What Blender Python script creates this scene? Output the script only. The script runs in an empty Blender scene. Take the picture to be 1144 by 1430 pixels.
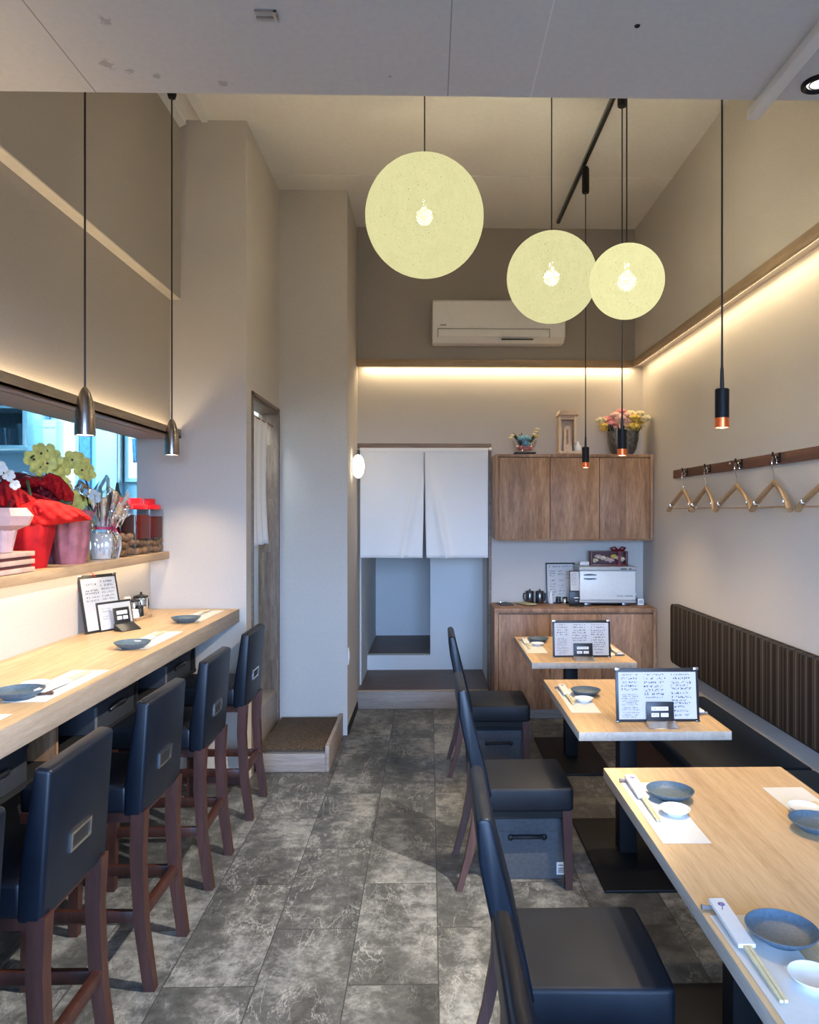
import bpy, bmesh, math, random
from mathutils import Vector, Matrix
random.seed(7)
PI = math.pi
SC = bpy.context.scene
COL = SC.collection

# ------------------------------------------------------------------ materials
def new_mat(name):
    m = bpy.data.materials.new(name); m.use_nodes = True
    nt = m.node_tree; b = nt.nodes['Principled BSDF']
    return m, nt, b

def N(nt, typ, **kw):
    n = nt.nodes.new(typ)
    for k, v in kw.items():
        if k.startswith('i_'):
            n.inputs[k[2:].replace('_', ' ')].default_value = v
        else:
            setattr(n, k, v)
    return n

def ramp(nt, stops):
    r = nt.nodes.new('ShaderNodeValToRGB')
    cr = r.color_ramp
    while len(cr.elements) < len(stops): cr.elements.new(0.5)
    for e, (p, c) in zip(cr.elements, stops):
        e.position = p; e.color = (c[0], c[1], c[2], 1)
    return r

def plain(name, c, rough=0.5, metal=0.0, noise=0.0, nscale=30, bump=0.0, bscale=200, coat=0.0, spec=0.5, trans=0.0, emit=None, estr=0.0, alpha=1.0, ior=1.45, sheen=0.0):
    m, nt, b = new_mat(name)
    b.inputs['Base Color'].default_value = (*c, 1)
    b.inputs['Roughness'].default_value = rough
    b.inputs['Metallic'].default_value = metal
    b.inputs['Coat Weight'].default_value = coat
    b.inputs['Specular IOR Level'].default_value = spec
    b.inputs['Transmission Weight'].default_value = trans
    b.inputs['Alpha'].default_value = alpha
    b.inputs['IOR'].default_value = ior
    b.inputs['Sheen Weight'].default_value = sheen
    if emit:
        b.inputs['Emission Color'].default_value = (*emit, 1)
        b.inputs['Emission Strength'].default_value = estr
    tc = N(nt, 'ShaderNodeTexCoord')
    if noise > 0:
        nz = N(nt, 'ShaderNodeTexNoise', i_Scale=nscale, i_Detail=4.0)
        nt.links.new(tc.outputs['Object'], nz.inputs['Vector'])
        lo = tuple(max(0, x*(1-noise)) for x in c); hi = tuple(min(1, x*(1+noise)) for x in c)
        r = ramp(nt, [(0.3, lo), (0.7, hi)])
        nt.links.new(nz.outputs['Fac'], r.inputs['Fac'])
        nt.links.new(r.outputs['Color'], b.inputs['Base Color'])
    if bump > 0:
        nb = N(nt, 'ShaderNodeTexNoise', i_Scale=bscale, i_Detail=3.0)
        nt.links.new(tc.outputs['Object'], nb.inputs['Vector'])
        bp = N(nt, 'ShaderNodeBump', i_Strength=bump, i_Distance=0.002)
        nt.links.new(nb.outputs['Fac'], bp.inputs['Height'])
        nt.links.new(bp.outputs['Normal'], b.inputs['Normal'])
    return m

def wood(name, dark, mid, light, axis='Y', rough=0.45, plank=0.0, stretch=14, scale=3.0, coat=0.0, blocks=0.0):
    """grain runs along axis; plank = strip width across the grain, blocks = strip length"""
    m, nt, b = new_mat(name)
    L = nt.links
    tc = N(nt, 'ShaderNodeTexCoord'); oi = N(nt, 'ShaderNodeObjectInfo')
    off = N(nt, 'ShaderNodeVectorMath', operation='SCALE'); off.inputs[0].default_value = (3.1, 5.7, 7.3)
    L.new(oi.outputs['Random'], off.inputs['Scale'])
    add = N(nt, 'ShaderNodeVectorMath', operation='ADD')
    L.new(tc.outputs['Object'], add.inputs[0]); L.new(off.outputs[0], add.inputs[1])
    vec = add.outputs[0]
    if plank > 0:
        # give every strip its own offset
        dv = N(nt, 'ShaderNodeVectorMath', operation='DIVIDE')
        big = 50.0
        la = blocks if blocks > 0 else big
        dims = {'X': (la, plank, big), 'Y': (plank, la, big), 'Z': (plank, plank, la)}[axis]
        dv.inputs[1].default_value = dims
        L.new(vec, dv.inputs[0])
        fl = N(nt, 'ShaderNodeVectorMath', operation='FLOOR'); L.new(dv.outputs[0], fl.inputs[0])
        wn = N(nt, 'ShaderNodeTexWhiteNoise', noise_dimensions='3D'); L.new(fl.outputs[0], wn.inputs['Vector'])
        sc2 = N(nt, 'ShaderNodeVectorMath', operation='SCALE'); sc2.inputs['Scale'].default_value = 9.0
        L.new(wn.outputs['Color'], sc2.inputs[0])
        ad2 = N(nt, 'ShaderNodeVectorMath', operation='ADD'); L.new(vec, ad2.inputs[0]); L.new(sc2.outputs[0], ad2.inputs[1])
        gv = ad2.outputs[0]; tone = wn.outputs['Value']
    else:
        gv = vec; tone = None
    mp = N(nt, 'ShaderNodeMapping')
    s = {'X': (1, stretch, stretch), 'Y': (stretch, 1, stretch), 'Z': (stretch, stretch, 1)}[axis]
    mp.inputs['Scale'].default_value = s
    L.new(gv, mp.inputs['Vector'])
    n1 = N(nt, 'ShaderNodeTexNoise', i_Scale=scale, i_Detail=6.0, i_Roughness=0.6, i_Distortion=0.6)
    L.new(mp.outputs[0], n1.inputs['Vector'])
    n2 = N(nt, 'ShaderNodeTexNoise', i_Scale=scale*6, i_Detail=4.0)
    L.new(mp.outputs[0], n2.inputs['Vector'])
    mx = N(nt, 'ShaderNodeMath', operation='MULTIPLY_ADD'); mx.inputs[1].default_value = 0.35
    L.new(n2.outputs['Fac'], mx.inputs[0])
    ms = N(nt, 'ShaderNodeMath', operation='MULTIPLY'); ms.inputs[1].default_value = 0.65
    L.new(n1.outputs['Fac'], ms.inputs[0]); L.new(ms.outputs[0], mx.inputs[2])
    fac = mx.outputs[0]
    if tone is not None:
        t1 = N(nt, 'ShaderNodeMath', operation='MULTIPLY_ADD'); t1.inputs[1].default_value = 0.14; t1.inputs[2].default_value = -0.07
        L.new(tone, t1.inputs[0])
        t2 = N(nt, 'ShaderNodeMath', operation='ADD'); L.new(fac, t2.inputs[0]); L.new(t1.outputs[0], t2.inputs[1]); fac = t2.outputs[0]
    r = ramp(nt, [(0.33, dark), (0.5, mid), (0.68, light)])
    L.new(fac, r.inputs['Fac']); L.new(r.outputs['Color'], b.inputs['Base Color'])
    b.inputs['Roughness'].default_value = rough
    b.inputs['Coat Weight'].default_value = coat
    bp = N(nt, 'ShaderNodeBump', i_Strength=0.08, i_Distance=0.001)
    L.new(fac, bp.inputs['Height']); L.new(bp.outputs['Normal'], b.inputs['Normal'])
    return m

def wallpaper(name, c):
    m, nt, b = new_mat(name); L = nt.links
    tc = N(nt, 'ShaderNodeTexCoord')
    mp = N(nt, 'ShaderNodeMapping'); mp.inputs['Scale'].default_value = (90, 90, 260)
    L.new(tc.outputs['Object'], mp.inputs['Vector'])
    n1 = N(nt, 'ShaderNodeTexNoise', i_Scale=1.0, i_Detail=3.0); L.new(mp.outputs[0], n1.inputs['Vector'])
    r = ramp(nt, [(0.3, tuple(x*0.94 for x in c)), (0.7, tuple(min(1, x*1.05) for x in c))])
    L.new(n1.outputs['Fac'], r.inputs['Fac']); L.new(r.outputs['Color'], b.inputs['Base Color'])
    b.inputs['Roughness'].default_value = 0.85
    b.inputs['Specular IOR Level'].default_value = 0.25
    bp = N(nt, 'ShaderNodeBump', i_Strength=0.12, i_Distance=0.002)
    L.new(n1.outputs['Fac'], bp.inputs['Height']); L.new(bp.outputs['Normal'], b.inputs['Normal'])
    return m

def math_n(nt, op, a, bval=None, c=None):
    n = nt.nodes.new('ShaderNodeMath'); n.operation = op
    for i, v in enumerate((a, bval, c)):
        if v is None: continue
        if isinstance(v, (int, float)): n.inputs[i].default_value = v
        else: nt.links.new(v, n.inputs[i])
    return n.outputs[0]

def floor_tiles(name):
    m, nt, b = new_mat(name); L = nt.links
    tc = N(nt, 'ShaderNodeTexCoord'); sp = N(nt, 'ShaderNodeSeparateXYZ'); L.new(tc.outputs['Object'], sp.inputs[0])
    W, LN = 0.31, 0.688
    u = math_n(nt, 'DIVIDE', math_n(nt, 'ADD', sp.outputs['X'], 0.59), W)
    col = math_n(nt, 'FLOOR', u)
    par = math_n(nt, 'MODULO', math_n(nt, 'ABSOLUTE', col), 2.0)
    v = math_n(nt, 'DIVIDE', math_n(nt, 'SUBTRACT', math_n(nt, 'ADD', sp.outputs['Y'], math_n(nt, 'MULTIPLY', par, 0.344)), 2.868), LN)
    row = math_n(nt, 'FLOOR', v)
    cb = N(nt, 'ShaderNodeCombineXYZ'); L.new(col, cb.inputs[0]); L.new(row, cb.inputs[1])
    wn = N(nt, 'ShaderNodeTexWhiteNoise', noise_dimensions='3D'); L.new(cb.outputs[0], wn.inputs['Vector'])
    sc = N(nt, 'ShaderNodeVectorMath', operation='SCALE'); sc.inputs['Scale'].default_value = 17.0; L.new(wn.outputs['Color'], sc.inputs[0])
    ad = N(nt, 'ShaderNodeVectorMath', operation='ADD'); L.new(tc.outputs['Object'], ad.inputs[0]); L.new(sc.outputs[0], ad.inputs[1])
    # cloudy body
    n1 = N(nt, 'ShaderNodeTexNoise', i_Scale=16.0, i_Detail=9.0, i_Roughness=0.76, i_Distortion=0.15); L.new(ad.outputs[0], n1.inputs['Vector'])
    r1 = ramp(nt, [(0.24, (0.036, 0.037, 0.036)), (0.5, (0.092, 0.093, 0.090)), (0.78, (0.30, 0.302, 0.292))])
    mpz = N(nt, 'ShaderNodeMapping'); mpz.inputs['Rotation'].default_value = (0, 0, 0.35); mpz.inputs['Scale'].default_value = (4.2, 1.5, 1); L.new(ad.outputs[0], mpz.inputs['Vector'])
    nz_ = N(nt, 'ShaderNodeTexNoise', i_Scale=1.0, i_Detail=1.5, i_Distortion=0.3); L.new(mpz.outputs[0], nz_.inputs['Vector'])
    zone = math_n(nt, 'MULTIPLY_ADD', nz_.outputs['Fac'], 0.75, -0.375)
    tone = math_n(nt, 'ADD', zone, math_n(nt, 'MULTIPLY_ADD', wn.outputs['Value'], 0.12, -0.06))
    L.new(math_n(nt, 'ADD', n1.outputs['Fac'], tone), r1.inputs['Fac'])
    # pale wandering veins = ridges of a distorted noise
    mpv = N(nt, 'ShaderNodeMapping'); mpv.inputs['Rotation'].default_value = (0, 0, 0.45); mpv.inputs['Scale'].default_value = (2.2, 0.7, 1)
    L.new(ad.outputs[0], mpv.inputs['Vector'])
    veins = []
    for scl, wid, dist in ((2.2, 0.006, 0.5), (5.0, 0.009, 0.7)):
        nv = N(nt, 'ShaderNodeTexNoise', i_Scale=scl, i_Detail=9.0, i_Roughness=0.62, i_Distortion=dist); L.new(mpv.outputs[0], nv.inputs['Vector'])
        d = math_n(nt, 'ABSOLUTE', math_n(nt, 'SUBTRACT', nv.outputs['Fac'], 0.5))
        k = math_n(nt, 'SUBTRACT', 1.0, math_n(nt, 'DIVIDE', d, wid)); k = math_n(nt, 'MAXIMUM', k, 0.0)
        veins.append(k)
    n3 = N(nt, 'ShaderNodeTexNoise', i_Scale=4.0, i_Detail=2.0); L.new(ad.outputs[0], n3.inputs['Vector'])
    brk = math_n(nt, 'MULTIPLY', math_n(nt, 'MAXIMUM', math_n(nt, 'SUBTRACT', n3.outputs['Fac'], 0.4), 0.0), 4.5)
    vv = math_n(nt, 'MINIMUM', math_n(nt, 'MULTIPLY', math_n(nt, 'ADD', veins[0], math_n(nt, 'MULTIPLY', veins[1], 0.6)), brk), 0.5)
    mix = N(nt, 'ShaderNodeMix', data_type='RGBA'); L.new(vv, mix.inputs['Factor'])
    L.new(r1.outputs['Color'], mix.inputs['A']); mix.inputs['B'].default_value = (0.42, 0.42, 0.40, 1)
    # joints
    fu = math_n(nt, 'FRACT', u); fv = math_n(nt, 'FRACT', v)
    eu = math_n(nt, 'MULTIPLY', math_n(nt, 'MINIMUM', fu, math_n(nt, 'SUBTRACT', 1.0, fu)), W)
    ev = math_n(nt, 'MULTIPLY', math_n(nt, 'MINIMUM', fv, math_n(nt, 'SUBTRACT', 1.0, fv)), LN)
    j = math_n(nt, 'LESS_THAN', math_n(nt, 'MINIMUM', eu, ev), 0.0021)
    mix2 = N(nt, 'ShaderNodeMix', data_type='RGBA'); L.new(math_n(nt, 'MULTIPLY', j, 0.85), mix2.inputs['Factor'])
    L.new(mix.outputs['Result'], mix2.inputs['A']); mix2.inputs['B'].default_value = (0.03, 0.03, 0.03, 1)
    L.new(mix2.outputs['Result'], b.inputs['Base Color'])
    b.inputs['Roughness'].default_value = 0.42
    b.inputs['Specular IOR Level'].default_value = 0.4
    bp = N(nt, 'ShaderNodeBump', i_Strength=0.15, i_Distance=0.002)
    L.new(n1.outputs['Fac'], bp.inputs['Height']); L.new(bp.outputs['Normal'], b.inputs['Normal'])
    return m

def stripes(name):
    m, nt, b = new_mat(name); L = nt.links
    tc = N(nt, 'ShaderNodeTexCoord'); sp = N(nt, 'ShaderNodeSeparateXYZ'); L.new(tc.outputs['Object'], sp.inputs[0])
    yy = math_n(nt, 'DIVIDE', sp.outputs['Y'], 0.172)
    f = math_n(nt, 'FRACT', yy)
    r = nt.nodes.new('ShaderNodeValToRGB'); cr = r.color_ramp; cr.interpolation = 'CONSTANT'
    dk, md, lt = (0.014, 0.009, 0.006), (0.035, 0.024, 0.016), (0.10, 0.074, 0.053)
    st = [(0.0, dk), (0.16, md), (0.24, lt), (0.29, md), (0.38, dk), (0.50, md), (0.53, lt), (0.55, dk), (0.66, md), (0.78, lt), (0.84, md), (0.93, lt), (0.95, dk)]
    while len(cr.elements) < len(st): cr.elements.new(0.5)
    for e, (p, c) in zip(cr.elements, st): e.position = p; e.color = (*c, 1)
    L.new(f, r.inputs['Fac']); L.new(r.outputs['Color'], b.inputs['Base Color'])
    b.inputs['Roughness'].default_value = 0.8; b.inputs['Specular IOR Level'].default_value = 0.2
    return m

def globe_mat(name, strength, tint=(1.0, 0.95, 0.50)):
    """string-ball lamp shade: glowing threads, with tiny gaps through which the bulb shows"""
    m = bpy.data.materials.new(name); m.use_nodes = True; nt = m.node_tree; nt.nodes.clear(); L = nt.links
    out = N(nt, 'ShaderNodeOutputMaterial'); tc = N(nt, 'ShaderNodeTexCoord')
    n1 = N(nt, 'ShaderNodeTexNoise', i_Scale=10.0, i_Detail=7.0, i_Roughness=0.75, i_Distortion=1.0); L.new(tc.outputs['Object'], n1.inputs['Vector'])
    wv = []
    for rot in ((0.4, 0.3, 0.1), (1.3, 0.2, 0.9), (0.5, 1.4, 2.0)):
        mp = N(nt, 'ShaderNodeMapping'); mp.inputs['Rotation'].default_value = rot; mp.inputs['Scale'].default_value = (1, 1, 0.12)
        L.new(tc.outputs['Object'], mp.inputs['Vector'])
        nn = N(nt, 'ShaderNodeTexNoise', i_Scale=70.0, i_Detail=2.0); L.new(mp.outputs[0], nn.inputs['Vector']); wv.append(nn.outputs['Fac'])
    thr = math_n(nt, 'MAXIMUM', math_n(nt, 'MAXIMUM', wv[0], wv[1]), wv[2])
    r = ramp(nt, [(0.35, (0.86*tint[0], 0.86*tint[1], 0.80*tint[2])), (0.65, tint)])
    mixf = math_n(nt, 'ADD', math_n(nt, 'MULTIPLY', n1.outputs['Fac'], 0.5), math_n(nt, 'MULTIPLY', thr, 0.42)); L.new(mixf, r.inputs['Fac'])
    em = N(nt, 'ShaderNodeEmission', i_Strength=strength); L.new(r.outputs['Color'], em.inputs['Color'])
    tr = N(nt, 'ShaderNodeBsdfTransparent')
    n5 = N(nt, 'ShaderNodeTexNoise', i_Scale=150.0, i_Detail=1.0); L.new(tc.outputs['Object'], n5.inputs['Vector'])
    gap = math_n(nt, 'MAXIMUM', math_n(nt, 'MULTIPLY', math_n(nt, 'GREATER_THAN', n5.outputs['Fac'], 0.63), 0.85), 0.0003)
    ms = N(nt, 'ShaderNodeMixShader'); L.new(gap, ms.inputs[0]); L.new(em.outputs[0], ms.inputs[1]); L.new(tr.outputs[0], ms.inputs[2])
    L.new(ms.outputs[0], out.inputs['Surface'])
    return m

def emis(name, c, s):
    m = bpy.data.materials.new(name); m.use_nodes = True; nt = m.node_tree; nt.nodes.clear()
    o = N(nt, 'ShaderNodeOutputMaterial'); e = N(nt, 'ShaderNodeEmission', i_Strength=s); e.inputs['Color'].default_value = (*c, 1)
    nt.links.new(e.outputs[0], o.inputs['Surface']); return m

def clear_film(name, c=(0.95, 0.95, 0.97), fac=0.82, rough=0.08, fk=1.2):
    """thin clear sheet: mostly see-through with glossy glints"""
    m = bpy.data.materials.new(name); m.use_nodes = True; nt = m.node_tree; nt.nodes.clear(); L = nt.links
    o = N(nt, 'ShaderNodeOutputMaterial')
    t = N(nt, 'ShaderNodeBsdfTransparent'); t.inputs['Color'].default_value = (*c, 1)
    g = N(nt, 'ShaderNodeBsdfGlossy', i_Roughness=rough); g.inputs['Color'].default_value = (0.9, 0.92, 0.95, 1)
    f = N(nt, 'ShaderNodeFresnel', i_IOR=1.5)
    k = math_n(nt, 'MINIMUM', math_n(nt, 'ADD', math_n(nt, 'MULTIPLY', f.outputs[0], fk), (1-fac)), 1.0)
    ms = N(nt, 'ShaderNodeMixShader'); L.new(k, ms.inputs[0]); L.new(t.outputs[0], ms.inputs[1]); L.new(g.outputs[0], ms.inputs[2])
    L.new(ms.outputs[0], o.inputs['Surface']); return m

def ceiling_low_mat(name):
    m, nt, b = new_mat(name); L = nt.links
    tc = N(nt, 'ShaderNodeTexCoord'); sp = N(nt, 'ShaderNodeSeparateXYZ'); L.new(tc.outputs['Object'], sp.inputs[0])
    base = (0.62, 0.60, 0.57)
    n1 = N(nt, 'ShaderNodeTexNoise', i_Scale=60.0, i_Detail=4.0); L.new(tc.outputs['Object'], n1.inputs['Vector'])
    r = ramp(nt, [(0.3, tuple(x*0.97 for x in base)), (0.7, tuple(x*1.03 for x in base))]); L.new(n1.outputs['Fac'], r.inputs['Fac'])
    col = r.outputs['Color']
    for xs, c in ((-0.915, (0.16, 0.15, 0.14)), (0.05, (0.24, 0.23, 0.22)), (0.28, (0.8, 0.79, 0.77))):
        k = math_n(nt, 'LESS_THAN', math_n(nt, 'ABSOLUTE', math_n(nt, 'SUBTRACT', sp.outputs['X'], xs)), 0.0016)
        mx = N(nt, 'ShaderNodeMix', data_type='RGBA'); L.new(math_n(nt, 'MULTIPLY', k, 0.75), mx.inputs['Factor']); L.new(col, mx.inputs['A']); mx.inputs['B'].default_value = (*c, 1)
        col = mx.outputs['Result']
    # scuffs left by the builders
    ns = N(nt, 'ShaderNodeTexNoise', i_Scale=55.0, i_Detail=5.0, i_Roughness=0.8); L.new(tc.outputs['Object'], ns.inputs['Vector'])
    for (x, y, rad) in ((-0.83, 1.93, 0.035), (-0.78, 1.96, 0.025), (-0.72, 1.98, 0.02), (-0.55, 2.01, 0.03), (-0.76, 1.76, 0.03), (-0.104, 1.97, 0.012), (-1.03, 1.72, 0.02)):
        dx = math_n(nt, 'SUBTRACT', sp.outputs['X'], x); dy = math_n(nt, 'SUBTRACT', sp.outputs['Y'], y)
        d = math_n(nt, 'SQRT', math_n(nt, 'ADD', math_n(nt, 'MULTIPLY', dx, dx), math_n(nt, 'MULTIPLY', dy, dy)))
        k = math_n(nt, 'MAXIMUM', math_n(nt, 'SUBTRACT', 1.0, math_n(nt, 'DIVIDE', d, rad)), 0.0)
        kk = math_n(nt, 'GREATER_THAN', math_n(nt, 'ADD', math_n(nt, 'MULTIPLY', k, 0.35), ns.outputs['Fac']), 0.70)
        kk = math_n(nt, 'MULTIPLY', kk, math_n(nt, 'MINIMUM', math_n(nt, 'MULTIPLY', k, 2.0), 0.55))
        mx = N(nt, 'ShaderNodeMix', data_type='RGBA'); L.new(kk, mx.inputs['Factor']); L.new(col, mx.inputs['A']); mx.inputs['B'].default_value = (0.28, 0.26, 0.24, 1)
        col = mx.outputs['Result']
    L.new(col, b.inputs['Base Color']); b.inputs['Roughness'].default_value = 0.8
    return m

M = {}
M['wall'] = wallpaper('wallpaper', (0.53, 0.485, 0.435))
M['wall_white'] = wallpaper('wallpaper_white', (0.62, 0.62, 0.61))
M['wall_dark'] = wallpaper('wallpaper_taupe', (0.33, 0.295, 0.26))
M['wall_left'] = wallpaper('wallpaper_taupe_light', (0.40, 0.353, 0.305))
M['cream'] = plain('cream_board', (0.78, 0.70, 0.57), 0.7, noise=0.03)
M['ceil'] = plain('ceiling_paint', (0.72, 0.69, 0.64), 0.85, noise=0.03, nscale=40)
M['ceil_low'] = ceiling_low_mat('low_ceiling_panel')
M['floor'] = floor_tiles('stone_tile')
M['oak'] = wood('oak_laminate', (0.44, 0.28, 0.14), (0.56, 0.375, 0.20), (0.66, 0.47, 0.27), 'Y', 0.42, plank=0.075, blocks=0.0)
M['oak_edge'] = wood('oak_edge_band_shaded', (0.20, 0.16, 0.12), (0.26, 0.21, 0.165), (0.33, 0.275, 0.22), 'Y', 0.5)  # same oak as the table edges, with the counter's shade put into the colour
M['oak_edge_lit'] = wood('oak_edge_band_lit', (0.34, 0.285, 0.23), (0.42, 0.36, 0.295), (0.50, 0.43, 0.36), 'Y', 0.5)  # same oak edge, paled to carry the daylight from the shopfront
M['oak_x'] = wood('oak_strip_x', (0.27, 0.18, 0.10), (0.34, 0.235, 0.14), (0.42, 0.30, 0.185), 'X', 0.5)
M['oak_y'] = wood('oak_strip_y', (0.27, 0.18, 0.10), (0.34, 0.235, 0.14), (0.42, 0.30, 0.185), 'Y', 0.5)
M['ledge'] = wood('ledge_wood', (0.35, 0.23, 0.13), (0.44, 0.30, 0.18), (0.52, 0.37, 0.23), 'Y', 0.5)
M['brown'] = wood('brown_cabinet_wood', (0.165, 0.080, 0.038), (0.285, 0.150, 0.075), (0.45, 0.265, 0.145), 'Z', 0.55, plank=0.17, stretch=6, scale=2.4)
M['brown_y'] = wood('brown_wood_y', (0.11, 0.07, 0.05), (0.16, 0.11, 0.08), (0.22, 0.155, 0.115), 'Y', 0.5)
M['brown_x'] = wood('brown_wood_x', (0.13, 0.085, 0.06), (0.19, 0.13, 0.095), (0.25, 0.18, 0.135), 'X', 0.5)
M['plank'] = wood('plank_panel_wood', (0.12, 0.075, 0.05), (0.20, 0.135, 0.09), (0.31, 0.22, 0.15), 'Z', 0.5, plank=0.045, blocks=0.38, stretch=8)
M['step'] = wood('step_wood', (0.075, 0.043, 0.029), (0.105, 0.063, 0.044), (0.145, 0.092, 0.067), 'X', 0.5)
M['riser'] = wood('riser_wood', (0.20, 0.155, 0.125), (0.27, 0.215, 0.175), (0.34, 0.28, 0.235), 'X', 0.5)
M['redwood'] = wood('mahogany_leg_wood', (0.024, 0.007, 0.0045), (0.041, 0.012, 0.0075), (0.064, 0.020, 0.012), 'Z', 0.45, stretch=10, coat=0.1)
M['darkleg'] = wood('dark_leg_wood', (0.06, 0.022, 0.016), (0.085, 0.035, 0.026), (0.12, 0.055, 0.042), 'Z', 0.45, stretch=10)
M['rail'] = wood('coat_rail_wood', (0.085, 0.032, 0.017), (0.115, 0.045, 0.024), (0.15, 0.062, 0.033), 'Y', 0.4)
M['hanger'] = wood('hanger_wood', (0.24, 0.13, 0.055), (0.33, 0.19, 0.085), (0.42, 0.26, 0.13), 'Y', 0.3, coat=0.4)
M['leather'] = plain('black_leather', (0.0034, 0.0062, 0.0122), 0.38, noise=0.15, nscale=14, bump=0.10, bscale=500, spec=0.38)
M['leather_matt'] = plain('black_seat_leather', (0.0085, 0.0105, 0.0155), 0.50, noise=0.2, nscale=9, bump=0.08, bscale=500, spec=0.28)
M['stripe'] = stripes('striped_upholstery')
M['black'] = plain('black_metal', (0.006, 0.006, 0.007), 0.5, noise=0.1, spec=0.25)
M['blackp'] = plain('black_plastic', (0.014, 0.014, 0.016), 0.4, noise=0.1)
M['black_in'] = plain('black_board', (0.008, 0.008, 0.008), 0.7, noise=0.1)
M['steel'] = plain('brushed_steel', (0.55, 0.52, 0.50), 0.28, 1.0, noise=0.08, nscale=90)
M['pend'] = plain('pendant_bronze_chrome', (0.33, 0.285, 0.26), 0.24, 1.0, noise=0.05)
M['chrome'] = plain('chrome', (0.8, 0.8, 0.8), 0.12, 1.0, noise=0.02)
M['copper_glow'] = plain('copper_glow', (0.62, 0.17, 0.06), 0.32, 1.0, noise=0.05, emit=(1.0, 0.13, 0.02), estr=0.16)  # orange emission stands in for the bulb's glow on the ring
M['white'] = plain('white_plastic', (0.72, 0.71, 0.69), 0.4, noise=0.02)
M['ac'] = plain('ac_plastic', (0.74, 0.71, 0.67), 0.35, noise=0.02)
M['paper'] = plain('white_paper', (0.70, 0.69, 0.66), 0.8, noise=0.02, nscale=60)
M['menu'] = plain('laminated_menu_paper', (0.47, 0.465, 0.46), 0.6, noise=0.02, nscale=60)
M['ink'] = plain('blue_black_ink', (0.025, 0.03, 0.06), 0.8, noise=0.2)
M['purple'] = plain('purple_ink', (0.16, 0.12, 0.28), 0.8, noise=0.2)
M['cloth'] = plain('noren_cotton', (0.84, 0.82, 0.79), 0.95, noise=0.03, nscale=200, bump=0.1, bscale=700)
M['plate'] = plain('slate_blue_ceramic', (0.07, 0.112, 0.15), 0.5, noise=0.2, nscale=120, spec=0.6)
M['porc'] = plain('white_porcelain', (0.78, 0.79, 0.77), 0.15, noise=0.02)
M['chop'] = plain('bamboo', (0.66, 0.56, 0.33), 0.5, noise=0.1, nscale=50)
M['brownrest'] = plain('brown_ceramic', (0.11, 0.05, 0.032), 0.3, noise=0.2)
M['greyrest'] = plain('grey_ceramic', (0.22, 0.19, 0.18), 0.35, noise=0.2)
M['boxgrey'] = plain('grey_fabric_board', (0.085, 0.088, 0.098), 0.75, noise=0.15, nscale=60, bump=0.1, bscale=600)
M['boxblack'] = plain('charcoal_fabric_board', (0.022, 0.026, 0.034), 0.7, noise=0.15, nscale=60)
M['boxedge'] = plain('grey_edge_tape', (0.11, 0.11, 0.12), 0.7, noise=0.1)
M['mat'] = plain('brown_coir', (0.065, 0.043, 0.027), 1.0, noise=0.75, nscale=110, bump=1.0, bscale=260)
M['red'] = plain('red_wrap', (0.36, 0.006, 0.010), 0.7, noise=0.3, nscale=14, bump=0.5, bscale=40, spec=0.25)
M['redhot'] = plain('scarlet_paper', (0.58, 0.014, 0.012), 0.75, noise=0.25, nscale=12, bump=0.5, bscale=45, spec=0.2)
M['crimson'] = plain('crimson_satin', (0.15, 0.004, 0.012), 0.45, noise=0.35, nscale=15, bump=0.4, bscale=50)
M['pinkwrap'] = plain('dusty_pink_wrap', (0.24, 0.085, 0.11), 0.5, noise=0.3, nscale=22, bump=0.6, bscale=40)
M['pinkpaper'] = plain('pale_pink_paper', (0.58, 0.36, 0.34), 0.6, noise=0.08)
M['magenta'] = plain('magenta_ribbon', (0.50, 0.02, 0.10), 0.35, noise=0.15)
M['gold'] = plain('gold_ribbon', (0.48, 0.30, 0.12), 0.4, 0.4, noise=0.2)
M['film'] = clear_film('cellophane', fac=0.80)
M['glass'] = clear_film('clear_glass', fac=0.998, rough=0.02, fk=0.35)
M['orchid_y'] = plain('yellow_green_petal', (0.72, 0.64, 0.17), 0.55, noise=0.2, nscale=40)
M['orchid_w'] = plain('white_petal', (0.62, 0.62, 0.59), 0.55, noise=0.05)
M['stem'] = plain('dark_green_stem', (0.04, 0.06, 0.018), 0.5, noise=0.2)
M['leaf'] = plain('deep_green_leaf', (0.025, 0.045, 0.018), 0.35, noise=0.3)
M['brownstem'] = plain('orchid_heart', (0.12, 0.035, 0.02), 0.5, noise=0.3)
M['plum'] = plain('pickled_plum', (0.24, 0.12, 0.045), 0.6, noise=0.3, nscale=30)
M['liquor'] = plain('dark_red_liquor', (0.115, 0.012, 0.006), 0.6, noise=0.1, spec=0.1)
M['redlid'] = plain('red_plastic_lid', (0.70, 0.015, 0.025), 0.3, noise=0.05)
M['crate'] = plain('pink_washed_wood', (0.50, 0.33, 0.27), 0.7, noise=0.15, nscale=25)
M['shrine'] = plain('pale_hinoki', (0.66, 0.50, 0.36), 0.6, noise=0.1, nscale=20)
M['pk'] = plain('pink_carnation', (0.75, 0.28, 0.28), 0.7, noise=0.25, nscale=50)
M['ppk'] = plain('pale_pink_carnation', (0.78, 0.50, 0.42), 0.7, noise=0.2, nscale=50)
M['yl'] = plain('yellow_carnation', (0.78, 0.56, 0.12), 0.7, noise=0.2, nscale=50)
M['cr'] = plain('cream_carnation', (0.78, 0.68, 0.42), 0.7, noise=0.15, nscale=50)
M['bluefl'] = plain('pale_blue_flower', (0.20, 0.42, 0.50), 0.7, noise=0.25, nscale=60)
M['foil'] = plain('crinkled_silver_film', (0.20, 0.20, 0.19), 0.3, 0.6, noise=0.4, nscale=35, bump=0.6, bscale=60)
M['warmer'] = plain('warmer_enamel', (0.60, 0.62, 0.61), 0.35, noise=0.02)
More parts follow.
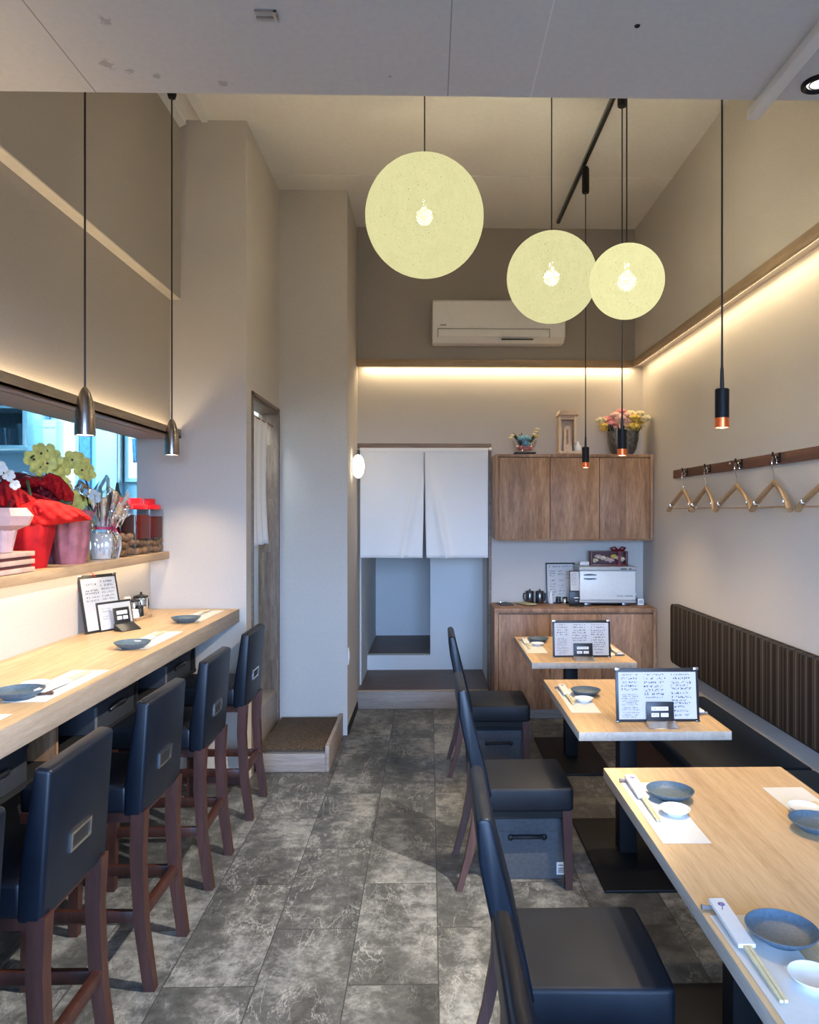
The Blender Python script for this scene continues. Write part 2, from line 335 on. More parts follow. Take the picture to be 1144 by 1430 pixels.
M['warmer_t'] = plain('warmer_grey', (0.36, 0.37, 0.37), 0.4, noise=0.03)
M['darkcase'] = plain('dark_red_gift_box', (0.10, 0.022, 0.022), 0.4, noise=0.2)
M['pad'] = plain('yellow_notepad', (0.55, 0.46, 0.24), 0.7, noise=0.1)
M['pewter'] = plain('dark_pewter', (0.13, 0.13, 0.13), 0.25, 0.9, noise=0.1)
M['led'] = emis('led_strip', (1.0, 0.80, 0.50), 6.0)
M['bulb'] = emis('bulb_glow', (1.0, 0.86, 0.60), 1000.0)
M['pbulb'] = emis('pendant_bulb', (1.0, 0.72, 0.36), 9.0)
M['sbulb'] = emis('steel_pendant_bulb', (1.0, 0.92, 0.80), 7.0)
M['lampglass'] = emis('opal_glass', (1.0, 0.90, 0.74), 5.5)
M['spot'] = emis('spot_lens', (1.0, 0.97, 0.92), 1.6)
M['globe_a'] = globe_mat('string_globe', 0.66)
M['globe_c'] = globe_mat('string_globe_bright', 0.78)
M['k_wall'] = plain('kitchen_wall', (0.50, 0.60, 0.66), 0.5, noise=0.04)
M['k_steel'] = plain('kitchen_steel', (0.55, 0.60, 0.62), 0.3, 0.8, noise=0.05)
M['k_white'] = plain('kitchen_white_panel', (0.75, 0.78, 0.78), 0.35, noise=0.03)
M['k_win'] = emis('daylit_frosted_pane', (0.60, 0.92, 1.0), 1.9)
M['k_cyan'] = plain('cyan_washed_panel', (0.30, 0.62, 0.70), 0.4, noise=0.1, nscale=3)
M['k_blue'] = plain('blue_cloth', (0.20, 0.32, 0.42), 0.8, noise=0.2)
M['k_dark'] = plain('dark_crockery', (0.03, 0.04, 0.05), 0.35, noise=0.2)
M['dkplate'] = plain('anthracite_clipboard', (0.03, 0.03, 0.033), 0.5, noise=0.1)
M['door_in'] = plain('dim_doorway_wall', (0.30, 0.31, 0.33), 0.8, noise=0.05)

# ------------------------------------------------------------------ mesh builder
class MB:
    def __init__(s): s.bm = bmesh.new()
    def _add(s, t, mtx=None):
        if mtx is not None: bmesh.ops.transform(t, matrix=mtx, verts=t.verts)
        me = bpy.data.meshes.new('tmp'); t.to_mesh(me); t.free(); s.bm.from_mesh(me); bpy.data.meshes.remove(me)
        return s
    def box(s, x0, x1, y0, y1, z0, z1, bev=0.0, seg=2, mtx=None):
        t = bmesh.new(); bmesh.ops.create_cube(t, size=1.0)
        for v in t.verts:
            v.co = Vector(((x0+x1)/2 + v.co.x*(x1-x0), (y0+y1)/2 + v.co.y*(y1-y0), (z0+z1)/2 + v.co.z*(z1-z0)))
        if bev > 0:
            bmesh.ops.bevel(t, geom=list(t.edges), offset=bev, segments=seg, affect='EDGES', profile=0.5)
        return s._add(t, mtx)
    def lathe(s, prof, seg=32, mtx=None, cap=True, wob=None):
        """prof: list of (r, z)"""
        t = bmesh.new(); rings = []
        for i, (r, z) in enumerate(prof):
            if r < 1e-6: rings.append([t.verts.new((0, 0, z))]); continue
            rg = []
            for k in range(seg):
                a = 2*PI*k/seg; rr, zz = (r, z) if wob is None else wob(a, r, z, i)
                rg.append(t.verts.new((rr*math.cos(a), rr*math.sin(a), zz)))
            rings.append(rg)
        for a, b in zip(rings, rings[1:]):
            if len(a) == 1 and len(b) == 1: continue
            for k in range(seg):
                k2 = (k+1) % seg
                if len(a) == 1: t.faces.new((a[0], b[k2], b[k]))
                elif len(b) == 1: t.faces.new((a[k], a[k2], b[0]))
                else: t.faces.new((a[k], a[k2], b[k2], b[k]))
        if cap:
            if len(rings[0]) > 1: t.faces.new(list(reversed(rings[0])))
            if len(rings[-1]) > 1: t.faces.new(rings[-1])
        bmesh.ops.recalc_face_normals(t, faces=t.faces)
        return s._add(t, mtx)
    def cyl(s, p0, p1, r0, r1=None, seg=16):
        return s.tube([p0, p1], [r0, r0 if r1 is None else r1], seg)
    def tube(s, pts, rad, seg=10, flat=1.0):
        pts = [Vector(p) for p in pts]
        if not isinstance(rad, (list, tuple)): rad = [rad]*len(pts)
        t = bmesh.new(); rings = []
        up = None
        for i, p in enumerate(pts):
            d = (pts[min(i+1, len(pts)-1)] - pts[max(i-1, 0)]).normalized()
            if up is None:
                ref = Vector((0, 0, 1)) if abs(d.z) < 0.9 else Vector((1, 0, 0))
                up = (ref - d*ref.dot(d)).normalized()
            else:
                up = (up - d*up.dot(d)).normalized()
            side = d.cross(up)
            rings.append([t.verts.new(p + up*(rad[i]*math.cos(2*PI*k/seg)) + side*(rad[i]*flat*math.sin(2*PI*k/seg))) for k in range(seg)])
        for a, b in zip(rings, rings[1:]):
            for k in range(seg): t.faces.new((a[k], a[(k+1) % seg], b[(k+1) % seg], b[k]))
        t.faces.new(list(reversed(rings[0]))); t.faces.new(rings[-1])
        bmesh.ops.recalc_face_normals(t, faces=t.faces)
        return s._add(t)
    def prism(s, poly, a0, a1, plane='XZ', bev=0.0, seg=2, mtx=None):
        """poly extruded between a0 and a1 on the missing axis"""
        t = bmesh.new()
        def mk(p, a):
            if plane == 'XZ': return (p[0], a, p[1])
            if plane == 'YZ': return (a, p[0], p[1])
            return (p[0], p[1], a)
        A = [t.verts.new(mk(p, a0)) for p in poly]; B = [t.verts.new(mk(p, a1)) for p in poly]
        t.faces.new(A); t.faces.new(list(reversed(B)))
        n = len(poly)
        for k in range(n): t.faces.new((A[k], B[k], B[(k+1) % n], A[(k+1) % n]))
        bmesh.ops.recalc_face_normals(t, faces=t.faces)
        if bev > 0: bmesh.ops.bevel(t, geom=list(t.edges), offset=bev, segments=seg, affect='EDGES', profile=0.5)
        return s._add(t, mtx)
    def sphere(s, c, r, seg=16, rings=10, sc=(1, 1, 1), mtx=None):
        t = bmesh.new(); bmesh.ops.create_uvsphere(t, u_segments=seg, v_segments=rings, radius=r)
        for v in t.verts: v.co = Vector((v.co.x*sc[0]+c[0], v.co.y*sc[1]+c[1], v.co.z*sc[2]+c[2]))
        return s._add(t, mtx)
    def loft(s, secs):
        """secs: list of equal-length closed loops of points"""
        t = bmesh.new(); R = [[t.verts.new(p) for p in sec] for sec in secs]; n = len(secs[0])
        for a, b in zip(R, R[1:]):
            for k in range(n): t.faces.new((a[k], a[(k+1) % n], b[(k+1) % n], b[k]))
        t.faces.new(list(reversed(R[0]))); t.faces.new(R[-1])
        bmesh.ops.recalc_face_normals(t, faces=t.faces)
        return s._add(t)
    def grid(s, fn, nu, nv, closed=False):
        t = bmesh.new(); V = [[t.verts.new(fn(i/nu, j/nv)) for j in range(nv+1)] for i in range(nu+1)]
        for i in range(nu):
            for j in range(nv): t.faces.new((V[i][j], V[i+1][j], V[i+1][j+1], V[i][j+1]))
        return s._add(t)
    def quad(s, pts):
        t = bmesh.new(); t.faces.new([t.verts.new(p) for p in pts]); return s._add(t)
    def build(s, name, mat, parent=None, smooth=True, angle=35, solid=0.0):
        me = bpy.data.meshes.new(name); s.bm.to_mesh(me); s.bm.free()
        me.materials.append(M[mat] if isinstance(mat, str) else mat)
        if smooth:
            me.polygons.foreach_set('use_smooth', [True]*len(me.polygons)); me.set_sharp_from_angle(angle=math.radians(angle))
        o = bpy.data.objects.new(name, me); COL.objects.link(o)
        if parent is not None: o.parent = parent
        if solid > 0:
            md = o.modifiers.new('thick', 'SOLIDIFY'); md.thickness = solid; md.offset = 0
        return o

def tag(o, label, cat, group=None):
    o['label'] = label; o['category'] = cat
    if group: o['group'] = group
    return o
def thing(name, label, cat, loc=(0, 0, 0), rz=0.0, group=None, rx=0.0, ry=0.0):
    o = bpy.data.objects.new(name, None); o.empty_display_size = 0.05; COL.objects.link(o)
    o.location = loc; o.rotation_euler = (rx, ry, rz)
    return tag(o, label, cat, group)
def struct(o): o['kind'] = 'structure'; return o
def dup(root, label, loc=None, rz=None, group=None):
    r = root.copy(); COL.objects.link(r); r['label'] = label
    if group: r['group'] = group
    if loc is not None: r.location = loc
    if rz is not None: r.rotation_euler = (root.rotation_euler[0], root.rotation_euler[1], rz)
    for ch in list(root.children):
        c = ch.copy(); COL.objects.link(c); c.parent = r
        for g in list(ch.children):
            d = g.copy(); COL.objects.link(d); d.parent = c
    return r
def T(x, y, z): return Matrix.Translation((x, y, z))
def R(a, ax): return Matrix.Rotation(a, 4, ax)

# ------------------------------------------------------------------ room shell
ZC = 3.905
def shell(name, mat, *boxes):
    m = MB()
    for b in boxes: m.box(*b)
    return struct(m.build(name, mat, smooth=False))

shell('floor', 'floor', (-4.2, 1.95, -1.5, 8.6, -0.1, 0.0))
shell('ceiling', 'ceil', (-1.9, 1.95, 2.06, 6.3, ZC, ZC+0.1))
shell('ceiling_front', 'ceil_low', (-1.9, 1.95, -1.5, 2.06, 2.75, ZC+0.1))
# right: lower wall set back, upper wall carries the cove
shell('wall_right', 'wall', (1.757, 1.95, -1.5, 6.3, 0, 2.9), (1.674, 1.95, -1.5, 6.3, 2.80, ZC))
# back: upper wall forward, lower wall with the passage opening (X -0.598..0.504, z..2.157)
shell('wall_back_upper', 'wall_dark', (-0.62, 1.70, 6.04, 6.3, 2.80, ZC))
shell('wall_back', 'wall', (-0.62, 1.757, 6.10, 6.3, 2.157, 2.80), (0.504, 1.757, 6.10, 6.3, 0, 2.157))
# left: partition at the counter's end, the doorway side wall, the pillar
shell('wall_partition', 'wall', (-1.72, -1.08, 4.41, 4.54, 0, ZC), (-1.19, -1.08, 4.54, 5.36, 2.32, ZC))
shell('wall_pillar', 'wall', (-1.90, -0.59, 5.35, 6.3, 0, ZC))
# left wall over and under the pass opening to the kitchen
shell('wall_left_upper', 'wall_left', (-1.72, -1.524, -1.5, 4.41, 2.03, 2.86), (-1.72, -1.466, -1.5, 4.41, 2.853, ZC))
struct(MB().box(-1.524, -1.467, -1.2, 4.409, 2.846, 2.853).build('trim_15', 'cream', smooth=False))
shell('wall_left', 'wall', (-1.72, -1.641, -1.5, 4.41, 0, 1.326))
# pale bulkhead soffit line is simply its underside; front shopfront wall behind the camera, open to daylight
shell('wall_front', 'wall', (-1.9, -0.75, -1.5, -1.35, 0, 2.75), (1.65, 1.95, -1.5, -1.35, 0, 2.75), (-1.9, 1.95, -1.5, -1.35, 2.45, 2.75))
for i, x in enumerate((-0.72, 0.45)):
    struct(MB().box(x-0.03, x+0.03, -1.47, -1.41, 0, 2.45, 0.004).build('trim_%d' % (i+1), 'black'))

# passage behind the curtain: raised floor, white wall, recess
struct(MB().box(-0.60, 0.504, 6.085, 6.90, 0.0, 0.140).build('trim_3', 'step', smooth=False))
o = struct(MB().box(-0.59, 0.480, 6.065, 6.087, 0.0, 0.1385, 0.002).build('trim_4', 'riser'))
struct(MB().box(-0.59, 0.480, 6.060, 6.09, 0.1385, 0.150, 0.003).build('trim_5', 'oak_x'))
shell('wall_passage', 'wall_white', (0.005, 0.62, 6.90, 7.0, 0.14, 2.6), (-0.577, 0.005, 6.90, 6.985, 0.14, 0.274), (-0.72, -0.577, 6.3, 8.1, 0, 2.6), (0.49, 0.62, 6.3, 6.95, 0, 2.6),
      (-0.72, 0.62, 8.0, 8.1, 0, 2.6), (0.005, 0.1, 6.95, 8.1, 0, 2.6))
shell('ceiling_passage', 'ceil', (-0.72, 0.62, 6.3, 8.1, 2.5, 2.6))
struct(MB().box(-0.577, 0.005, 6.986, 8.0, 0.15, 0.276).build('trim_6', 'step', smooth=False))
# timber casing of the passage
struct(MB().box(-0.60, 0.506, 6.085, 6.30, 2.120, 2.160, 0.003).box(0.484, 0.506, 6.088, 6.30, 0.15, 2.12, 0.002).build('trim_7', 'brown_x'))
# cove trims
struct(MB().box(1.655, 1.674, 1.2, 6.02, 2.775, 2.835, 0.003).box(1.674, 1.70, 1.2, 6.02, 2.800, 2.835).build('trim_8', 'oak_y'))
struct(MB().box(-0.59, 1.674, 6.018, 6.04, 2.775, 2.835, 0.003).box(-0.59, 1.674, 6.03, 6.06, 2.800, 2.835).build('trim_9', 'oak_x'))
struct(MB().box(-1.525, -1.461, -1.2, 4.409, 2.032, 2.047, 0.002).box(-1.474, -1.461, -1.2, 4.409, 2.032, 2.084, 0.002).build('trim_10', 'oak_y'))
# fine joint across the high ceiling, white fillet where the bulkhead meets the ceiling
struct(MB().box(-1.08, 1.674, 5.10, 5.112, ZC-0.006, ZC+0.01).build('trim_11', 'ceil'))
struct(MB().prism([(-1.466, ZC-0.05), (-1.43, ZC-0.03), (-1.43, ZC), (-1.466, ZC)], 2.1, 4.40, 'XZ').build('trim_12', 'white'))
# baseboards
struct(MB().box(-1.641, -1.08, 4.403, 4.41, 0, 0.06).build('baseboard_partition', 'darkleg'))
struct(MB().box(-0.59, -0.583, 5.35, 6.07, 0, 0.06).build('baseboard_pillar', 'black_in'))
struct(MB().box(1.749, 1.757, 0.0, 6.1, 0, 0.06).build('baseboard_right', 'darkleg'))

# door frame in the side wall (doorway to the kitchen)
dm = MB()
dm.box(-1.085, -1.070, 4.535, 4.56, 0.0, 2.335, 0.002).box(-1.085, -1.070, 5.315, 5.34, 0.0, 2.335, 0.002).box(-1.085, -1.070, 4.535, 5.34, 2.31, 2.335, 0.002)
dm.box(-1.20, -1.08, 4.54, 4.555, 0, 2.315).box(-1.20, -1.08, 4.54, 5.335, 2.29, 2.315)
struct(dm.build('door_1', 'brown_y'))
struct(MB().box(-1.215, -1.075, 5.312, 5.345, 0.0, 2.30).build('trim_13', 'plank', smooth=False))
struct(MB().box(-1.45, -1.085, 4.56, 5.31, 0.0, 0.34, 0.004).build('trim_14', 'riser'))

# kitchen shell
shell('wall_kitchen', 'k_wall', (-4.1, -1.26, 6.0, 6.1, 0, 2.8), (-4.2, -4.1, 0.5, 6.1, 0, 2.8), (-4.1, -1.72, 0.4, 0.5, 0, 2.8), (-1.90, -1.20, 5.90, 6.0, 0, 2.8))
shell('wall_light_block', 'wall_white', (-1.68, -1.56, 4.54, 6.0, 0, 2.75))  # wall added to keep kitchen light from coming through the doorway
shell('ceiling_kitchen', 'k_wall', (-4.2, -1.72, 0.4, 6.1, 2.7, 2.8), (-1.72, -1.19, 4.54, 6.0, 2.7, 2.8))

# ------------------------------------------------------------------ cove light strips
def strip(name, label, box):
    o = MB().box(*box).build(name, 'led', smooth=False); return tag(o, label, 'light strip')
strip('light_strip', 'warm light strip tucked under the long timber trim on the right wall', (1.682, 1.694, 1.25, 6.0, 2.790, 2.799))
strip('light_strip', 'warm light strip under the timber trim of the back wall above the curtain', (-0.55, 1.66, 6.058, 6.070, 2.790, 2.799))
strip('light_strip', 'warm light strip lying on the dark beam over the kitchen pass', (-1.508, -1.496, -1.0, 4.38, 2.048, 2.054))
strip('light_strip', 'warm light strip under the wooden ledge above the counter', (-1.60, -1.588, 0.3, 4.38, 1.317, 1.325))

# ------------------------------------------------------------------ counter with its shelf
ct = thing('counter', 'long pale oak bar counter with thick grey-edged top along the left wall', 'counter', (0, 0, 0))
MB().box(-1.640, -1.120, 0.3, 4.402, 1.0305, 1.0315).build('worktop', 'oak', ct, smooth=False)
MB().box(-1.640, -1.118, 0.3, 4.402, 0.955, 1.030, 0.002).build('edge', 'oak_edge', ct)['label'] = 'greyish oak edge of the counter top, shade put into its colour'
cs = MB().box(-1.638, -1.345, 0.4, 4.32, 0.682, 0.700)
cs.build('shelf', 'black_in', ct)
for y in (4.305, 3.46, 2.72, 1.9, 1.1):
    MB().box(-1.638, -1.350, y, y+0.015, 0.700, 0.955).build('divider', 'black_in' if y != 2.72 else 'brown', ct)
MB().box(-1.641, -1.625, 0.4, 4.30, 0.06, 0.955).build('back_panel', 'black_in', ct, smooth=False)  # black sheet standing for the shade on the wall under the counter
MB().box(-1.45, -1.40, 1.5, 1.55, 0.0, 0.682).build('support', 'black_in', ct)

# wooden ledge under the pass opening
lg = MB().box(-1.93, -1.528, 0.3, 4.408, 1.3265, 1.369, 0.003).build('ledge', 'ledge')
tag(lg, 'wooden ledge carrying flowers and jars under the kitchen pass opening', 'ledge')

# ------------------------------------------------------------------ storage boxes
def storage_box(label, loc, w, d, h, mat, group, axis, sticker=False):
    """box with a handle on the face given by axis ('-Y' or '+X')"""
    t = thing('storage_box', label, 'storage box', loc, 0, group)
    m = MB(); k = 0.006
    m.box(-w/2, w/2, -d/2, d/2, 0, h, 0.006)
    m.build('box_body', mat, t)
    m = MB().box(-w/2-0.004, w/2+0.004, -d/2-0.004, d/2+0.004, h-0.055, h+0.004, 0.005)
    m.build('lid', mat, t)
    hb = MB()
    if axis == '-Y':
        y = -d/2-0.006; z = h*0.72
        hb.tube([(-0.075, y+0.002, z-0.005), (-0.06, y-0.006, z), (0, y-0.010, z+0.002), (0.06, y-0.006, z), (0.075, y+0.002, z-0.005)], 0.009, 8)
        hb.sphere((-0.072, y-0.001, z-0.003), 0.014, 12, 8, (1, 0.5, 1)).sphere((0.072, y-0.001, z-0.003), 0.014, 12, 8, (1, 0.5, 1))
        hb.build('handle', 'blackp', t)
        if sticker:
            s = MB().box(w/2-0.062, w/2-0.018, -d/2-0.0015, -d/2+0.001, 0.020, 0.074).build('sticker', 'paper', t)
            s['label'] = 'white paper sticker'
            q = MB()
            for i, (zz, ww) in enumerate(((0.060, 0.022), (0.046, 0.034), (0.038, 0.034), (0.030, 0.030))):
                q.box(w/2-0.056, w/2-0.056+ww, -d/2-0.0022, -d/2-0.0014, zz, zz+0.003)
            q.build('print', 'ink', s, smooth=False)
    else:
        x = w/2+0.006; z = h*0.5
        hb.tube([(x-0.002, -0.07, z-0.01), (x+0.008, -0.055, z), (x+0.012, 0, z+0.004), (x+0.008, 0.055, z), (x-0.002, 0.07, z-0.01)], 0.010, 8)
        hb.build('handle', 'blackp', t)
        MB().box(w/2-0.002, w/2+0.002, -d/2, -d/2+0.018, 0.005, h).build('edge_tape', 'boxedge', t)
    return t
for y, lab in ((4.02, 'charcoal storage box with handle on the shelf under the counter, nearest the partition'),
               (3.22, 'charcoal storage box under the counter between the second and third stools from the far end'),
               (2.32, 'charcoal storage box under the counter, nearest the camera, at the left edge')):
    storage_box(lab, (-1.475, y, 0.700), 0.26, 0.40, 0.165, 'boxblack', 'storage boxes under the counter', '+X')
storage_box('grey lidded storage box with a white sticker on the floor under a dining chair', (0.425, 3.385, 0), 0.38, 0.30, 0.262, 'boxgrey', 'storage boxes under the dining chairs', '-Y', True)
storage_box('grey lidded storage box under the dining chair farthest from the camera', (0.425, 4.715, 0), 0.38, 0.30, 0.255, 'boxgrey', 'storage boxes under the dining chairs', '-Y')

# ------------------------------------------------------------------ bar stools
def rect_loop(cx, cy, cz, hx, hy): return [(cx-hx, cy-hy, cz), (cx+hx, cy-hy, cz), (cx+hx, cy+hy, cz), (cx-hx, cy+hy, cz)]
def leg(m, path, w0, w1):
    n = len(path); m.loft([rect_loop(p[0], p[1], p[2], (w0+(w1-w0)*i/(n-1))/2, (w0+(w1-w0)*i/(n-1))/2) for i, p in enumerate(path)])
    return m
def bar_stool(label, y):
    # local: x=0 is the outer face of the back at the floor; the stool faces -X
    t = thing('bar_stool', label, 'bar stool', (-0.93, y, 0), 0, 'bar stools at the counter')
    hw = 0.185
    MB().prism([(-0.025, 0.585), (0.0, 0.965-0.0), (-0.045, 0.972), (-0.085, 0.70), (-0.088, 0.585)], -hw, hw, 'XZ', 0.012, 3).build('backrest', 'leather', t)
    MB().box(-0.435, -0.075, -hw+0.004, hw-0.004, 0.592, 0.690, 0.018, 3).build('seat', 'leather', t)
    MB().box(-0.42, -0.05, -hw+0.02, hw-0.02, 0.560, 0.60).build('seat_frame', 'redwood', t)
    for sy in (-1, 1):
        yy = sy*(hw-0.024)
        leg(MB(), [(-0.040, yy, 0.60), (-0.046, yy, 0.45), (-0.034, yy, 0.22), (-0.004, yy, 0.0)], 0.046, 0.036).build('leg', 'redwood', t)
        leg(MB(), [(-0.405, yy, 0.60), (-0.408, yy, 0.3), (-0.415, yy, 0.0)], 0.044, 0.034).build('leg', 'redwood', t)
        MB().box(-0.405, -0.040, yy-0.010, yy+0.010, 0.225, 0.265, 0.003).build('stretcher', 'redwood', t)
    MB().box(-0.046, -0.020, -hw+0.03, hw-0.03, 0.235, 0.272, 0.003).build('stretcher', 'redwood', t)
    MB().box(-0.420, -0.398, -hw+0.03, hw-0.03, 0.29, 0.33, 0.003).build('stretcher', 'redwood', t)
    # metal grip plate let into the back
    ang = math.atan2(0.025, 0.38)
    mt = T(-0.0145, 0, 0.730) @ R(ang, 'Y')
    p = MB()
    p.box(-0.002, 0.0035, -0.060, 0.060, 0.018, 0.026, mtx=mt).box(-0.002, 0.0035, -0.060, 0.060, -0.026, -0.018, mtx=mt)
    p.box(-0.002, 0.0035, -0.060, -0.050, -0.018, 0.018, mtx=mt).box(-0.002, 0.0035, 0.050, 0.060, -0.018, 0.018, mtx=mt)
    gp = p.build('grip_plate', 'chrome', t); gp['label'] = 'metal grip plate in the back'
    MB().box(-0.004, 0.0012, -0.050, 0.050, -0.018, 0.018, mtx=mt).build('grip_slot', 'black_in', gp)
    return t
s0 = bar_stool('black leather bar stool nearest the doorway, at the far end of the counter', 4.055)
dup(s0, 'black leather bar stool second from the far end of the counter', (-0.932, 3.345, 0), 0.012)
dup(s0, 'black leather bar stool in the middle of the row of five', (-0.93, 2.68, 0), -0.01)
dup(s0, 'black leather bar stool second nearest the camera, its grip plate low in the photo', (-0.93, 2.035, 0), 0.006)
dup(s0, 'black leather bar stool nearest the camera, cut by the left edge of the photo', (-0.912, 1.447, 0), 0)

# ------------------------------------------------------------------ dining chairs
def dining_chair(label, y):
    # local: x=0 at rear foot; faces +X
    t = thing('dining_chair', label, 'dining chair', (0.11, y, 0), 0, 'dining chairs in the aisle')
    hw = 0.195
    front = [(0.150, 0.40), (0.130, 0.50), (0.096, 0.628), (0.068, 0.74), (0.045, 0.842), (0.034, 0.853)]
    back = [(0.016, 0.853), (0.006, 0.842), (0.012, 0.74), (0.035, 0.628), (0.065, 0.50), (0.082, 0.40)]
    MB().prism(front+back, -hw, hw, 'XZ', 0.008, 3).build('backrest', 'leather', t)
    sp = [(0.085, -hw+0.006), (0.40, -hw), (0.485, -hw), (0.497, -hw+0.012), (0.500, 0), (0.497, hw-0.012), (0.485, hw), (0.40, hw), (0.085, hw-0.006)]
    st = MB().prism(sp, 0.335, 0.436, 'XY', 0.014, 3)
    st.build('seat', 'leather_matt', t)
    MB().box(0.10, 0.485, -hw+0.02, hw-0.02, 0.305, 0.345).build('seat_frame', 'black_in', t)
    for sy in (-1, 1):
        yy = sy*(hw-0.026)
        leg(MB(), [(0.09, yy, 0.42), (0.085, yy, 0.30), (0.055, yy, 0.15), (0.012, yy, 0.0)], 0.042, 0.026).build('leg', 'darkleg', t)
        leg(MB(), [(0.468, yy, 0.36), (0.474, yy, 0.18), (0.478, yy, 0.0)], 0.042, 0.030).build('leg', 'redwood', t)
    return t
c0 = dining_chair('black leather dining chair farthest from the camera, in front of the low cabinet', 4.66)
dup(c0, 'black leather dining chair second from the back, with a stickered grey box under its seat', (0.11, 3.315, 0), 0.01)
dup(c0, 'black leather dining chair third from the back, beside the nearest long table', (0.11, 2.005, 0), -0.012)
dup(c0, 'black leather dining chair nearest the camera, only its back showing at the bottom edge', (0.11, 1.205, 0), 0.0)

# ------------------------------------------------------------------ tables
def table(label, y0, y1, posts):
    t = thing('dining_table', label, 'table', (0.925, (y0+y1)/2, 0), 0, 'oak tables along the bench'); h = (y1-y0)/2
    MB().box(-0.315, 0.315, -h, h, 0.664, 0.699, 0.0015).build('edge', 'oak_edge_lit', t)['label'] = 'pale edge band of the top, daylight put into its colour'
    MB().box(-0.3145, 0.3145, -h+0.0005, h-0.0005, 0.6988, 0.7005).build('tabletop', 'oak', t, smooth=False)
    for py in posts:
        MB().box(-0.041, 0.041, py-0.041, py+0.041, 0.012, 0.664, 0.003).build('post', 'black', t)
        MB().box(-0.22, 0.22, py-0.22, py+0.22, 0.645, 0.6635).build('top_plate', 'black', t)
    for a, b in (((posts[0]-0.38, posts[0]+0.36),) if len(posts) == 1 else ((posts[0]-0.3, posts[0]+0.25), (posts[1]-0.25, posts[1]+0.3))):
        MB().box(-0.19, 0.19, a, b, 0.0, 0.013, 0.003).build('base_plate', 'black', t)
    return t
table('square-edged oak table farthest from the camera, before the low cabinet', 4.43, 5.36, (-0.02,))
table('oak table in the middle of the row, with the larger-looking handwritten menu', 3.03, 3.985, (-0.02,))
table('long oak table nearest the camera at the lower right', 1.12, 2.605, (-0.42, 0.33))

# ------------------------------------------------------------------ bench and its backrest
bn = thing('bench', 'black leather bench seat running along the right wall', 'bench', (0, 0, 0))
for a, b in ((0.6, 1.95), (1.955, 3.35), (3.355, 4.70)):
    MB().box(1.195, 1.752, a, b, 0.335, 0.432, 0.018, 3).build('seat_cushion', 'leather', bn)
MB().box(1.30, 1.745, 0.62, 4.68, 0.0, 0.335).build('bench_base', 'rail', bn, smooth=False)
bk = thing('backrest_panel', 'brown striped upholstered backrest fixed to the right wall above the bench', 'backrest', (0, 0, 0))
def rr(y0, y1, z0, z1, r, n=6):
    P = []
    for (cy, cz, a0) in ((y1-r, z1-r, 0), (y0+r, z1-r, 90), (y0+r, z0+r, 180), (y1-r, z0+r, 270)):
        for k in range(n+1):
            a = math.radians(a0+90*k/n); P.append((cy+r*math.cos(a), cz+r*math.sin(a)))
    return P
MB().prism(rr(0.6, 5.215, 0.548, 0.955, 0.035), 1.692, 1.755, 'YZ', 0.012, 3).build('cushion', 'stripe', bk)
pp = MB()
P = rr(0.602, 5.213, 0.550, 0.953, 0.034)
pp.tube([(1.700, a, b) for a, b in P]+[(1.700, *P[0])], 0.005, 6).build('piping', 'boxblack', bk)

